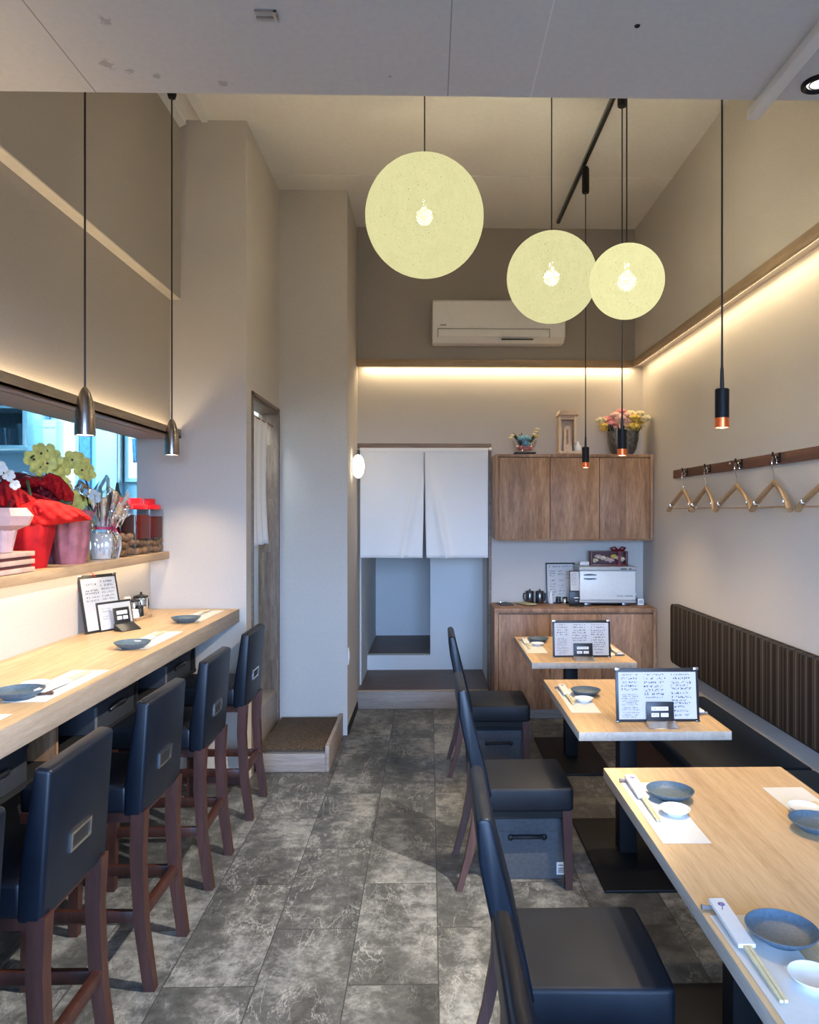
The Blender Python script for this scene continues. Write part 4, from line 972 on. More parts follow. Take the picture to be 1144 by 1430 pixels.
shaker('short black shaker on the low cabinet, left of the black menu stand', (1.045, 6.03, ZL), 0.022, 0.055, 'blackp', 'pewter', 'shakers on the low cabinet', 0.9)
shaker('short steel shaker on the low cabinet, touching the black menu stand', (1.093, 6.00, ZL), 0.020, 0.055, 'chrome', 'blackp', 'shakers on the low cabinet', 0.9)
t = thing('menu_board', 'tall white menu leaning on the wall behind the seasonings on the low cabinet', 'menu', (1.075, 6.04, ZL), 0.0)
t.rotation_euler = (math.radians(-9), 0, 0.06)
menu_board(t, 0.245, 0.33, [(0.08, 0.9, [(0.92, .035)]), (0.1, 0.32, [(0.80, .03), (0.74, .03), (0.68, .03), (0.55, .035), (0.46, .03), (0.39, .03), (0.32, .03), (0.25, .03), (0.18, .03), (0.1, .03)]), (0.40, 0.62, [(0.80, .03), (0.72, .03), (0.55, .035), (0.42, .03), (0.36, .03), (0.28, .03), (0.2, .03), (0.1, .03)]), (0.68, 0.92, [(0.78, .03), (0.7, .03), (0.62, .03)])], corners=False, margin=0.009)
t = thing('menu_board', 'narrow menu sheet in a black stand left of the towel warmer', 'menu', (1.155, 5.845, ZL+0.115), 0.0)
t.rotation_euler = (math.radians(-6), 0, 0.0)
menu_board(t, 0.105, 0.165, [(0.08, 0.6, [(0.9, .03), (0.84, .03), (0.78, .03), (0.7, .03), (0.64, .03), (0.56, .03), (0.5, .03), (0.4, .03), (0.3, .03)]), (0.62, 0.95, [(0.2, .03), (0.12, .03)])], corners=False, margin=0.007)
s = thing('menu_stand', 'black stand with a long foot left of the towel warmer', 'menu stand', (1.155, 5.85, ZL), 0.0)
MB().box(-0.054, 0.054, -0.004, 0.004, 0.0, 0.115, 0.002).build('face_plate', 'blackp', s)
MB().prism([(-0.055, 0.0), (-0.004, 0.0), (-0.004, 0.022), (-0.050, 0.006)], -0.054, 0.054, 'YZ', 0.001).build('foot', 'blackp', s)
MB().box(-0.018, 0.018, -0.0055, -0.003, 0.062, 0.069).box(-0.008, 0.010, -0.0055, -0.003, 0.040, 0.044).build('label_plate', 'paper', s)
t = thing('cube_clock', 'small white cube on the low cabinet right of the towel warmer', 'clock', (1.683, 5.915, ZL), -0.1)
MB().box(-0.024, 0.024, -0.02, 0.02, 0, 0.05, 0.004).build('case', 'white', t); MB().box(-0.017, 0.017, -0.0215, -0.019, 0.012, 0.04).build('face', 'warmer_t', t)
shaker('small clear bottle behind the white cube on the low cabinet', (1.672, 6.03, ZL), 0.016, 0.085, 'glass', 'white', None, 0.7, 'bottle', 'bottle')

# ---- things on the wall cabinet
ZU = 2.0525
fb = thing('flower_arrangement', 'small glass bowl arrangement with a pale blue flower on the wall cabinet', 'flower arrangement', (0.758, 5.93, ZU))
MB().box(-0.085, 0.085, -0.055, 0.055, 0.010, 0.022, 0.003).box(-0.07, -0.05, -0.05, 0.05, 0, 0.012).box(0.05, 0.07, -0.05, 0.05, 0, 0.012).build('stand', 'blackp', fb)
MB().lathe([(0.02, 0.022), (0.05, 0.03), (0.085, 0.065), (0.10, 0.115), (0.10, 0.118), (0.083, 0.068), (0.048, 0.034), (0.0, 0.028)], 28, cap=False).build('glass_bowl', 'glass', fb)
blossom(MB(), (-0.004, -0.02, 0.125), 0.048, seed=3).build('blossom', 'bluefl', fb)
blossom(MB(), (0.01, -0.035, 0.085), 0.032, seed=4).build('blossom', 'bluefl', fb)
for i, (x, z) in enumerate(((-0.045, 0.05), (0.0, 0.046), (0.045, 0.05), (0.02, 0.065), (-0.025, 0.062))): blossom(MB(), (x, -0.02, z), 0.022, seed=10+i).build('blossom', 'pk', fb)
lv = MB()
for i in range(14):
    a = random.uniform(0.2, 0.95)*random.choice((-1, 1)); ln = random.uniform(0.09, 0.14)
    lv.tube([(0.02*a, 0, 0.05), (0.07*a, random.uniform(-0.03, 0.02), 0.05+ln*0.6), (0.115*a, random.uniform(-0.04, 0.03), 0.05+ln)], [0.004, 0.007, 0.001], 6, 0.4)
lv.build('leaves', 'leaf', fb)
for i, (x, z, mm) in enumerate(((0.088, 0.185, 'cr'), (0.10, 0.205, 'cr'), (0.075, 0.165, 'cr'), (-0.098, 0.155, 'cr'), (-0.115, 0.135, 'cr'), (0.095, 0.15, 'yl'))): blossom(MB(), (x, -0.01, z), 0.018, seed=30+i).build('blossom', mm, fb)
sh = thing('household_shrine', 'pale wooden household shrine with a flat roof on the wall cabinet', 'shrine', (1.10, 5.95, ZU))
MB().prism([(-0.083, 0.315), (0.083, 0.315), (0.070, 0.352), (-0.070, 0.352)], -0.085, 0.06, 'XZ', 0.002).build('roof', 'shrine', sh)
m = MB()
m.box(-0.068, -0.050, -0.04, 0.05, 0.02, 0.315, 0.001).box(0.050, 0.068, -0.04, 0.05, 0.02, 0.315, 0.001).box(-0.068, 0.068, 0.04, 0.05, 0.02, 0.315).box(-0.05, 0.05, -0.04, -0.025, 0.285, 0.315)
m.build('frame', 'shrine', sh)
MB().box(-0.075, 0.105, -0.075, 0.055, 0.010, 0.032, 0.002).box(-0.068, -0.05, -0.065, 0.04, 0, 0.012).box(0.07, 0.09, -0.065, 0.04, 0, 0.012).box(-0.01, 0.01, -0.065, 0.04, 0, 0.012).build('base', 'shrine', sh)
MB().prism([(-0.028, 0.035), (0.028, 0.035), (0.028, 0.20)] + [(0.028*math.cos(PI*k/8), 0.20+0.028*math.sin(PI*k/8)) for k in range(1, 8)] + [(-0.028, 0.20)], -0.02, 0.0, 'XZ').build('talisman', 'shrine', sh)
MB().box(-0.008, 0.008, -0.024, -0.019, 0.09, 0.205).build('talisman_mark', 'brown', sh)
MB().box(-0.034, 0.034, -0.045, -0.02, 0.032, 0.075, 0.002).build('offering_box', 'shrine', sh)
vs = MB().lathe([(0, 0), (0.022, 0), (0.026, 0.008), (0.029, 0.03), (0.024, 0.045), (0.014, 0.052), (0.013, 0.060), (0.017, 0.070), (0.012, 0.074), (0, 0.070)], 24).build('white_vase', 'porc'); vs.location = (1.178, 5.90, ZU+0.032+0.0005)
tag(vs, 'tiny round white vase at the foot of the wooden shrine', 'vase')
fv = thing('flower_vase', 'large glass vase of pink and yellow flowers on the wall cabinet corner', 'flower vase', (1.545, 5.93, ZU))
def crinkle(a, r, z, i): return (r*(1+0.05*math.sin(9*a+i)+0.03*math.sin(17*a+2*i)), z)
MB().lathe([(0.0, 0.003), (0.075, 0.003), (0.10, 0.05), (0.115, 0.12), (0.12, 0.19)], 48, cap=False, wob=crinkle).build('lining', 'foil', fv)['label'] = 'crinkled silvery film inside the vase'
MB().lathe([(0.0, 0.0), (0.08, 0.0), (0.105, 0.05), (0.122, 0.12), (0.130, 0.20)], 40, cap=False).build('glass_vase', 'glass', fv)
k = 0
rnd = random.Random(11)
for (x, z, r, mm) in ((-0.19, 0.275, .042, 'cr'), (-0.165, 0.235, .036, 'yl'), (-0.12, 0.285, .048, 'pk'), (-0.095, 0.245, .044, 'pk'), (-0.06, 0.315, .046, 'ppk'), (-0.015, 0.345, .042, 'pk'), (-0.03, 0.285, .044, 'ppk'),
                     (0.025, 0.315, .044, 'ppk'), (0.04, 0.265, .046, 'ppk'), (0.075, 0.335, .042, 'cr'), (0.09, 0.29, .046, 'yl'), (0.08, 0.225, .048, 'yl'), (0.13, 0.32, .042, 'cr'), (0.14, 0.265, .046, 'yl'),
                     (0.125, 0.215, .038, 'yl'), (0.175, 0.285, .044, 'cr'), (0.168, 0.235, .034, 'cr'), (-0.145, 0.215, .034, 'yl'), (0.0, 0.235, .036, 'ppk'), (-0.05, 0.215, .036, 'ppk')):
    blossom(MB(), (x*0.93, rnd.uniform(-0.07, 0.05), z), r, seed=50+k).build('blossom', mm, fv); k += 1
lv = MB()
for i in range(18):
    a = rnd.uniform(-1, 1)
    lv.tube([(0.06*a, rnd.uniform(-.04, .04), 0.06), (0.10*a, rnd.uniform(-.06, .05), 0.15), (0.15*a, rnd.uniform(-.08, .05), 0.235)], [0.003, 0.009, 0.003], 6, 0.5)
lv.build('leaves', 'leaf', fv)

# ------------------------------------------------------------------ curtain (noren) and wall lamp
nr = thing('noren_curtain', 'white two-panel noren curtain hanging in the back passage opening', 'curtain', (0, 6.075, 0))
def panel(x0, x1, name, phase, skew):
    def fn(u, v):
        x = x0+(x1-x0)*u; z = 2.118-(2.118-1.226)*v
        inner = 1-u if skew > 0 else u
        x += skew*0.013*v*v*inner
        y = 0.007*math.sin(u*9+phase)*v + 0.012*math.sin(u*4+phase*2)*v*v - 0.030*math.exp(-((inner-0.97+0.30*v)**2)/0.004)*min(1, v*1.6) + 0.004*math.sin(u*40)*max(0, 0.3-v)
        return (x, y, z)
    return MB().grid(fn, 40, 30).build(name, 'cloth', nr, solid=0.002)
panel(-0.567, -0.046, 'cloth_panel', 0.3, -1); panel(-0.040, 0.478, 'cloth_panel', 1.7, 1)
MB().box(-0.567, 0.478, -0.009, 0.006, 2.086, 2.122, 0.002).build('hem_band', 'cloth', nr)
MB().cyl((-0.592, 0.0, 2.112), (0.490, 0.0, 2.112), 0.006, seg=12).build('rod', 'steel', nr)
MB().sphere((0.493, -0.008, 2.112), 0.014).build('rod_end', 'white', nr)
wl = thing('wall_lamp', 'small glowing oval wall lamp at the left of the noren curtain', 'wall lamp', (-0.59, 5.65, 1.945))
MB().sphere((0.048, 0, 0), 0.052, 24, 16, (0.92, 0.92, 1.72)).build('opal_globe', 'lampglass', wl)
MB().box(0, 0.012, -0.03, 0.03, -0.05, 0.05, 0.004).build('wall_plate', 'white', wl)
t = thing('wall_switch', 'small white wall switch low on the pillar side beside the passage', 'switch', (-0.59, 5.40, 0.56))
MB().box(0, 0.008, -0.035, 0.035, -0.06, 0.06, 0.003).build('plate', 'white', t); MB().box(0.008, 0.012, -0.015, 0.015, -0.03, 0.03, 0.002).build('rocker', 'white', t)

# doorway curtain
dn = thing('door_curtain', 'short white curtain hanging in the kitchen doorway on the left', 'curtain', (-1.115, 0, 0))
def fn(u, v):
    y = 4.575+0.585*u; z = 2.215-(2.215-1.385)*v
    return (0.012*math.sin(u*22)*(.4+v) - 0.02*math.sin(PI*v)*u, y - 0.02*u*(1-math.sin(PI*min(v*1.1, 1))), z)
MB().grid(fn, 40, 24).build('cloth_panel', 'cloth', dn, solid=0.002)
MB().cyl((0, 4.56, 2.21), (0, 5.31, 2.21), 0.006).build('rod', 'brown', dn)

# entry step with its mat
es = thing('entry_step', 'low wooden step box with raised side boards at the kitchen doorway', 'step', (-0.85, 4.965, 0))
MB().box(-0.218, 0.205, -0.34, 0.375, 0.0, 0.118).build('platform', 'riser', es, smooth=False)
MB().box(0.205, 0.230, -0.365, 0.378, 0.0, 0.160, 0.002).build('side_board', 'riser', es)
MB().box(-0.218, 0.205, -0.365, -0.34, 0.0, 0.112, 0.002).build('front_board', 'riser', es)
mo = MB().box(-0.200, 0.200, -0.355, 0.36, 0.0, 0.022, 0.008).build('door_mat', 'mat'); mo.location = (-0.853, 4.965, 0.1185)
tag(mo, 'dark brown bristle door mat lying in the low wooden step box', 'mat')

# ------------------------------------------------------------------ coat rail and hangers
cr = thing('coat_rail', 'dark brown wooden coat rail with hooks on the right wall', 'coat rail', (1.757, 0, 1.868))
MB().box(-0.017, 0.0, 1.2, 5.292, -0.029, 0.029, 0.003).build('board', 'rail', cr)
HY = (4.99, 4.58, 4.115, 3.665, 3.15)
for y in HY:
    hk = MB()
    hk.box(-0.021, -0.016, y-0.012, y+0.012, -0.022, 0.028, 0.002)
    hk.tube([(-0.018, y, 0.006), (-0.040, y, 0.0), (-0.052, y, 0.014), (-0.054, y, 0.030)], 0.005, 8)
    hk.tube([(-0.018, y, -0.010), (-0.030, y, -0.022), (-0.040, y, -0.016), (-0.043, y, -0.004)], 0.004, 8)
    hk.build('hook', 'black', cr)
MB().sphere((-0.018, 4.28, 0.012), 0.006).build('screw', 'steel', cr)
def hanger(label, y, rz):
    t = thing('coat_hanger', label, 'coat hanger', (1.757-0.045, y, 1.868-0.0), rz, 'wooden coat hangers')
    # local: spans along Y; hook top at z=0
    MB().tube([(0, -0.028, -0.028)] + [(0, -0.028*math.cos(a), -0.022+0.030*math.sin(a)) for a in [PI*k/10 for k in range(11)]] + [(0, 0.026, -0.045), (0, 0.006, -0.07), (0, 0.0, -0.10)], 0.0022, 8).build('wire_hook', 'chrome', t)
    secs = []
    for i in range(-14, 15):
        u = i/14; yy = 0.222*u
        zz = -0.118-0.128*abs(u)**0.95 + 0.006*math.sin(abs(u)*PI)
        if abs(u) > 0.86: zz -= 0.012*(abs(u)-0.86)/0.14
        hh = 0.017-0.005*abs(u); th_ = 0.010+0.009*abs(u)
        xx = -0.022*abs(u)**1.5
        secs.append([(xx+th_*math.cos(2*PI*k/10), yy, zz+hh*math.sin(2*PI*k/10)) for k in range(10)])
    MB().loft(secs).build('shoulders', 'hanger', t)
    MB().cyl((-0.016, -0.200, -0.243), (-0.016, 0.200, -0.243), 0.0042, seg=10).build('bar', 'hanger', t)
    for s_ in (-1, 1): MB().box(-0.034, -0.004, s_*0.175-0.003, s_*0.175+0.003, -0.231, -0.207, 0.002).build('notch_band', 'chrome', t)
    return t
labs = ('wooden coat hanger farthest from the camera, nearest the cabinet corner', 'wooden coat hanger second from the far end of the rail', 'wooden coat hanger in the middle of the five',
        'wooden coat hanger second from the right edge of the photo', 'wooden coat hanger cut off by the right edge of the photo')
h0 = hanger(labs[0], HY[0]+0.0, 0.02)
for y, l, rz in zip(HY[1:], labs[1:], (-0.03, 0.05, -0.04, 0.02)): dup(h0, l, (1.757-0.045, y, 1.868), rz)

# ------------------------------------------------------------------ flowers and jars on the ledge
ZG = 1.3695
def jar(label, y, fill, nplum, seed):
    t = thing('plum_jar', label, 'jar', (-1.645, y, ZG), 0, 'red-lidded jars of plums')
    w = 0.092
    MB().prism(rr(-w, w, -w, w, 0.025, 4), 0.0, 0.245, 'XY').build('glass_body', 'glass', t)
    if fill > 0: MB().prism(rr(-w+0.006, w-0.006, -w+0.006, w-0.006, 0.022, 4), 0.085, fill, 'XY').build('liquor', 'liquor', t)
    lid = MB().lathe([(0.0, 0.245), (0.095, 0.245), (0.098, 0.250), (0.098, 0.268), (0.088, 0.272), (0.075, 0.276), (0.0, 0.276)], 32).build('lid', 'redlid', t)
    MB().lathe([(0.0, 0.275), (0.070, 0.275), (0.070, 0.302), (0.066, 0.306), (0, 0.306)], 12).build('lid_cap', 'redlid', lid)
    rnd = random.Random(seed); zl = 0.020
    for q in range(nplum):
        lay, idx = divmod(q, 16)
        if idx < 16:
            gx, gy = idx % 4, idx // 4
            p = (-0.066+0.044*gx+rnd.uniform(-.006, .006), -0.066+0.044*gy+rnd.uniform(-.006, .006), 0.024+0.036*lay+rnd.uniform(-.009, .009))
            MB().sphere(p, 0.021, 12, 8, (1, 1, 0.92)).build('plum', 'plum', t)
    return t
jar('red-lidded jar of plums in dark liquor nearest the partition', 4.475-0.19+0.02, 0.205, 32, 1)
jar('red-lidded jar of plums in dark liquor, middle of the three jars', 4.105, 0.215, 32, 2)
jar('red-lidded jar of plums partly hidden behind the cellophane', 3.90, 0.0, 48, 3)

def wrapped(name, label, loc, prof, mat, seed, amp=0.06, n=64, parent=None, zig=0.0):
    rnd = random.Random(seed); ph = [rnd.uniform(0, 6.28) for _ in range(6)]
    L_ = len(prof)
    def wob(a, r, z, i):
        k = i/(L_-1)
        w = amp*(math.sin(7*a+ph[0]+i*0.35)+0.7*math.sin(13*a+ph[1]-i*0.5)+0.5*math.sin(21*a+ph[2]))
        return (r*(1+w*(0.3+0.7*k)), z + (zig*math.sin(5*a+ph[3])+zig*0.7*math.sin(3*a+ph[4]))*k**3)
    o = MB().lathe(prof, n, cap=False, wob=wob).build(name, mat, parent, angle=60)
    o.location = loc
    return o
def petalflower(m, c, r, nrm, petals=5, seed=0, curl=0.25, wide=0.62):
    rnd = random.Random(seed); n = Vector(nrm).normalized()
    ref = Vector((0, 0, 1)) if abs(n.z) < 0.9 else Vector((1, 0, 0))
    u = n.cross(ref).normalized(); v = n.cross(u)
    for k in range(petals):
        a = 2*PI*k/petals + rnd.uniform(-0.15, 0.15) + PI/2
        d = u*math.cos(a)+v*math.sin(a); s = n.cross(d)
        rows = []
        for i, (t_, w) in enumerate(((0.05, 0.12), (0.35, 0.85), (0.7, 1.0), (0.92, 0.62), (1.0, 0.12))):
            b = Vector(c)+d*(r*t_)+n*(r*curl*math.sin(t_*PI*0.8))
            rows.append((b-s*(r*w*wide*0.72)-n*r*0.08*w, b+n*0.0, b+s*(r*w*wide*0.72)-n*r*0.08*w))
        t = bmesh.new(); V = [[t.verts.new(p) for p in row] for row in rows]
        for a_, b_ in zip(V, V[1:]):
            for q in range(2): t.faces.new((a_[q], a_[q+1], b_[q+1], b_[q]))
        m._add(t)
def patch(m, top, bot, y0=0.0, bulge=0.05, wr=0.010, seed=0, tilt=0.0, nu=28, nv=12):
    """folded paper or satin spanning between two polylines (x, z[, y]) in a view-ward local frame"""
    rnd = random.Random(seed); f1, f2, p1, p2 = rnd.uniform(7, 11), rnd.uniform(15, 22), rnd.uniform(0, 6), rnd.uniform(0, 6)
    def at(P, u):
        k = min(int(u*(len(P)-1)), len(P)-2); q = u*(len(P)-1)-k; A, B = P[k], P[k+1]
        q = q*q*(3-2*q)*0.4+q*0.6
        return A[0]+(B[0]-A[0])*q, A[1]+(B[1]-A[1])*q
    def fn(u, v):
        a, b_ = at(top, u), at(bot, u); x = a[0]+(b_[0]-a[0])*v; z = a[1]+(b_[1]-a[1])*v
        e = math.sin(PI*v)**0.7*math.sin(PI*min(1, 0.12+u*0.88))**0.5
        y = y0 - bulge*e - tilt*u + wr*(math.sin(f1*u+5*v+p1)+0.8*math.sin(f2*u-6*v+p2)+0.6*math.sin(31*u+9*v)+0.45*math.sin(47*u-13*v+p1))*(0.3+0.7*e)
        return (x, y, z)
    return m.grid(fn, nu, nv)
VW = math.radians(28)
rp = thing('wrapped_pot', 'large red-wrapped gift pot with a flaring scarlet paper collar on the ledge', 'flower gift', (-1.655, 3.10, ZG), VW)
wrapped('wrap', '', (0, 0, 0), [(0.070, 0.0), (0.080, 0.05), (0.092, 0.11), (0.100, 0.165), (0.085, 0.20)], 'red', 1, 0.045, parent=rp)
MB().lathe([(0.0, 0.19), (0.086, 0.19)], 24, cap=False).build('soil', 'leaf', rp)
patch(MB(), [(-0.05, 0.235), (-0.02, 0.262), (0.04, 0.282), (0.11, 0.272), (0.185, 0.243), (0.235, 0.202)], [(-0.05, 0.215), (-0.01, 0.178), (0.04, 0.172), (0.11, 0.180), (0.185, 0.192), (0.235, 0.198)], -0.085, 0.022, 0.009, 3, -0.02, 48, 18).build('paper_flap', 'redhot', rp, solid=0.002)['label'] = 'scarlet paper flap pointing to the jars'
patch(MB(), [(-0.125, 0.32), (-0.075, 0.368), (-0.026, 0.325), (0.04, 0.275), (0.10, 0.262)], [(-0.125, 0.20), (-0.085, 0.185), (-0.03, 0.175), (0.02, 0.178), (0.06, 0.19)], -0.06, 0.024, 0.013, 4, 0.0, 48, 18).build('paper_flap', 'red', rp, solid=0.002)
patch(MB(), [(-0.12, 0.30), (-0.04, 0.33), (0.05, 0.30), (0.12, 0.27)], [(-0.09, 0.18), (-0.03, 0.17), (0.04, 0.17), (0.09, 0.18)], 0.07, -0.04, 0.01, 6).build('paper_flap', 'red', rp, solid=0.002)
MB().tube([(0, 0, 0.19), (0.01, 0.0, 0.30), (0.0, 0.02, 0.36)], 0.006, 8).build('stem', 'stem', rp)
cr_ = thing('wrapped_pot', 'dark crimson satin-wrapped gift pot at the left edge behind the paper flower', 'flower gift', (-1.72, 2.86, ZG), VW)
wrapped('wrap', '', (0, 0, 0), [(0.065, 0.0), (0.082, 0.07), (0.090, 0.15), (0.075, 0.19)], 'crimson', 2, 0.05, parent=cr_)
wrapped('collar', '', (0, 0, 0), [(0.075, 0.185), (0.10, 0.22), (0.12, 0.26)], 'crimson', 6, 0.07, parent=cr_, zig=0.02)
cb2 = thing('satin_bouquet', 'dark crimson satin-wrapped bouquet with a bright bow behind the red pot', 'bouquet', (-1.722, 3.295, ZG), VW)
wrapped('wrap', '', (0, 0, 0), [(0.045, 0.0), (0.055, 0.10), (0.045, 0.17), (0.075, 0.25), (0.10, 0.30)], 'crimson', 9, 0.08, parent=cb2, zig=0.02)
patch(MB(), [(-0.155, 0.435), (-0.11, 0.395), (-0.05, 0.405), (0.01, 0.385), (0.075, 0.375)], [(-0.135, 0.37), (-0.09, 0.30), (-0.04, 0.275), (0.01, 0.285), (0.05, 0.30)], -0.03, 0.05, 0.014, 12).build('satin_fold', 'crimson', cb2, solid=0.002)
patch(MB(), [(0.02, 0.375), (0.05, 0.40), (0.09, 0.385), (0.12, 0.35), (0.145, 0.31)], [(0.02, 0.335), (0.045, 0.325), (0.07, 0.295), (0.10, 0.27), (0.14, 0.262)], -0.075, 0.035, 0.010, 14).build('bow', 'red', cb2, solid=0.002)['label'] = 'bright red satin bow'
patch(MB(), [(-0.07, 0.36), (-0.04, 0.385), (0.0, 0.375), (0.03, 0.36)], [(-0.07, 0.335), (-0.04, 0.33), (0.0, 0.335), (0.03, 0.345)], -0.085, 0.03, 0.006, 15).build('bow', 'red', cb2, solid=0.002)['label'] = 'bright red satin bow'
MB().sphere((0.025, -0.10, 0.352), 0.016, 12, 8, (1, 1, 0.8)).build('knot', 'red', cb2)
lf = MB()
for i in range(9):
    x = -0.06+0.016*i; lf.tube([(x, -0.05, 0.20), (x+0.01*(i-4), -0.085, 0.255+0.008*(i % 3)), (x+0.018*(i-4), -0.09, 0.275+0.012*(i % 2))], [0.006, 0.014, 0.003], 6, 0.35)
lf.build('leaves', 'leaf', cb2)
# white orchid
wo = thing('white_orchid', 'white orchid blooms at the left edge above the red wrapping', 'orchid', (-1.640, 2.80, ZG+0.0))
MB().tube([(-0.03, -0.03, 0.0), (-0.03, -0.05, 0.25), (0.0, -0.04, 0.38), (0.02, 0.03, 0.40), (0.03, 0.10, 0.345)], 0.004, 8).build('stem', 'stem', wo)
for i, p in enumerate(((0.02, -0.05, 0.415), (0.03, 0.02, 0.395), (0.035, 0.07, 0.37), (0.04, 0.105, 0.335))):
    m = MB(); petalflower(m, p, 0.033-0.004*i, (0.8, -0.7, 0.15), seed=i, wide=0.62); f = m.build('bloom', 'orchid_w', wo, angle=80)
# yellow-green orchid
yo = thing('yellow_orchid', 'yellow-green orchid with arching sprays above the red and pink wrappings', 'orchid', (-1.735, 3.44, ZG))
wrapped('pot_wrap', '', (0, 0, 0), [(0.055, 0.0), (0.070, 0.09), (0.075, 0.16), (0.062, 0.19)], 'pinkwrap', 4, 0.05, parent=yo)
MB().tube([(0, 0, 0.15), (-0.01, 0.0, 0.32), (0.0, -0.04, 0.44), (0.01, -0.13, 0.49), (0.015, -0.19, 0.465)], 0.0045, 8).build('stem', 'stem', yo)
MB().tube([(0, 0, 0.15), (0.0, 0.03, 0.30), (0.01, 0.09, 0.43), (0.02, 0.17, 0.465), (0.03, 0.235, 0.44), (0.035, 0.30, 0.36)], 0.004, 8).build('stem', 'stem', yo)
MB().tube([(0, 0, 0.15), (0.02, 0.02, 0.25), (0.04, 0.06, 0.32), (0.05, 0.08, 0.30)], 0.004, 8).build('stem', 'stem', yo)
rnd = random.Random(5)
pts = [(0.01, -0.17, 0.455), (0.015, -0.12, 0.485), (0.02, -0.075, 0.50), (0.02, -0.145, 0.43), (0.03, -0.09, 0.445), (0.03, -0.04, 0.47), (0.03, -0.02, 0.43), (0.035, 0.03, 0.425),
       (0.03, 0.14, 0.48), (0.035, 0.185, 0.475), (0.04, 0.235, 0.46), (0.045, 0.27, 0.425), (0.04, 0.21, 0.43), (0.04, 0.045, 0.325), (0.055, 0.085, 0.29), (0.05, 0.04, 0.285), (0.06, 0.11, 0.265), (0.045, 0.02, 0.35)]
for i, p in enumerate(pts):
    m = MB(); nd = (0.8+rnd.uniform(-.2, .2), -0.65+rnd.uniform(-.35, .35), 0.1+rnd.uniform(-.3, .3)); petalflower(m, p, 0.047, nd, seed=20+i, wide=0.60)
    f = m.build('bloom', 'orchid_y', yo, angle=80)
    MB().sphere(tuple(Vector(p)+Vector(nd).normalized()*0.012), 0.0055, 8, 6).build('heart', 'brownstem', f)
lf = MB()
for (dy, dz, s_) in ((-0.10, 0.24, 1), (0.12, 0.23, 1), (0.05, 0.27, 1), (-0.05, 0.28, 1)):
    lf.tube([(0.02, 0, 0.18), (0.05, dy*0.6, dz), (0.08, dy*1.3, dz-0.02)], [0.01, 0.028, 0.004], 8, 0.25)
lf.build('leaves', 'leaf', yo)
# pink wrapped pot
pk = thing('wrapped_pot', 'dusty pink foil-wrapped pot between the red pot and the cellophane', 'flower gift', (-1.605, 3.365, ZG))
wrapped('wrap', '', (0, 0, 0), [(0.060, 0.0), (0.072, 0.05), (0.080, 0.12), (0.078, 0.175), (0.105, 0.235)], 'pinkwrap', 8, 0.06, parent=pk, zig=0.02)
# gold ribboned bag
gd = thing('gold_ribbon_bag', 'gold-ribboned gift bag beside the pink wrapped pot', 'gift bag', (-1.62, 3.515, ZG))
MB().prism([(-0.030, 0.0), (0.030, 0.0), (0.034, 0.12), (0.016, 0.165), (0.045, 0.235), (-0.045, 0.24), (-0.016, 0.165), (-0.036, 0.12)], -0.03, 0.02, 'YZ', 0.006).build('bag', 'gold', gd)
MB().tube([(0.022, 0, 0.165), (0.035, -0.03, 0.185), (0.035, -0.04, 0.155), (0.022, 0, 0.165), (0.035, 0.03, 0.185), (0.035, 0.04, 0.15), (0.022, 0, 0.165)], 0.007, 8, 0.5).build('bow', 'gold', gd)
# cellophane bouquets
cl = thing('cellophane_gift', 'clear cellophane-wrapped white gift with a magenta ribbon before the jars', 'wrapped gift', (-1.610, 3.685, ZG), VW)
wrapped('pot', '', (0, 0, 0), [(0.0, 0.003), (0.058, 0.003), (0.066, 0.05), (0.070, 0.10), (0.060, 0.125), (0.0, 0.13)], 'paper', 3, 0.03, parent=cl)
wrapped('cellophane', '', (0, 0, 0), [(0.075, 0.0), (0.086, 0.05), (0.085, 0.11), (0.050, 0.155), (0.085, 0.22), (0.13, 0.29)], 'film', 12, 0.09, parent=cl, zig=0.04)
rb = MB()
for a, b in (((0.05, -0.10, 0.14), (0.055, -0.06, 0.165)), ((0.05, 0.11, 0.14), (0.055, 0.06, 0.17)), ((0.07, -0.03, 0.06), (0.075, -0.01, 0.11)), ((0.07, 0.09, 0.09), (0.07, 0.05, 0.13))):
    rb.tube([(0.06, 0, 0.150), b, a], [0.006, 0.014, 0.012], 8, 0.4)
rb.tube([(0.06*math.cos(q), 0.06*math.sin(q), 0.152) for q in [2*PI*k/16 for k in range(17)]], 0.006, 6)
rb.build('ribbon', 'magenta', cl)['label'] = 'magenta ribbon tied round the neck'
patch(MB(), [(-0.02, 0.30), (0.03, 0.36), (0.07, 0.33), (0.13, 0.26)], [(0.0, 0.16), (0.03, 0.15), (0.06, 0.15), (0.09, 0.16)], -0.02, 0.03, 0.012, 31).build('cellophane_fan', 'film', cl)
patch(MB(), [(-0.09, 0.30), (-0.04, 0.345), (0.0, 0.32)], [(-0.04, 0.16), (-0.02, 0.15), (0.02, 0.15)], -0.02, 0.03, 0.012, 32).build('tissue', 'paper', cl)['label'] = 'white tissue'
c2_ = thing('cellophane_bouquet', 'tall cellophane cone with dark ribbon leaning over the plum jars', 'bouquet', (-1.76, 3.70, ZG), VW)
wrapped('cellophane', '', (0, 0, 0), [(0.05, 0.0), (0.06, 0.10), (0.07, 0.18), (0.10, 0.26), (0.13, 0.33)], 'film', 15, 0.08, parent=c2_, zig=0.05)
patch(MB(), [(-0.10, 0.40), (-0.05, 0.37), (0.0, 0.31)], [(-0.12, 0.33), (-0.07, 0.28), (-0.01, 0.27)], -0.06, 0.02, 0.006, 41).build('ribbon', 'crimson', c2_, solid=0.002)
patch(MB(), [(-0.03, 0.34), (0.04, 0.31), (0.10, 0.25)], [(-0.01, 0.30), (0.05, 0.26), (0.10, 0.20)], -0.08, 0.02, 0.010, 42).build('ribbon', 'pinkwrap', c2_, solid=0.002)
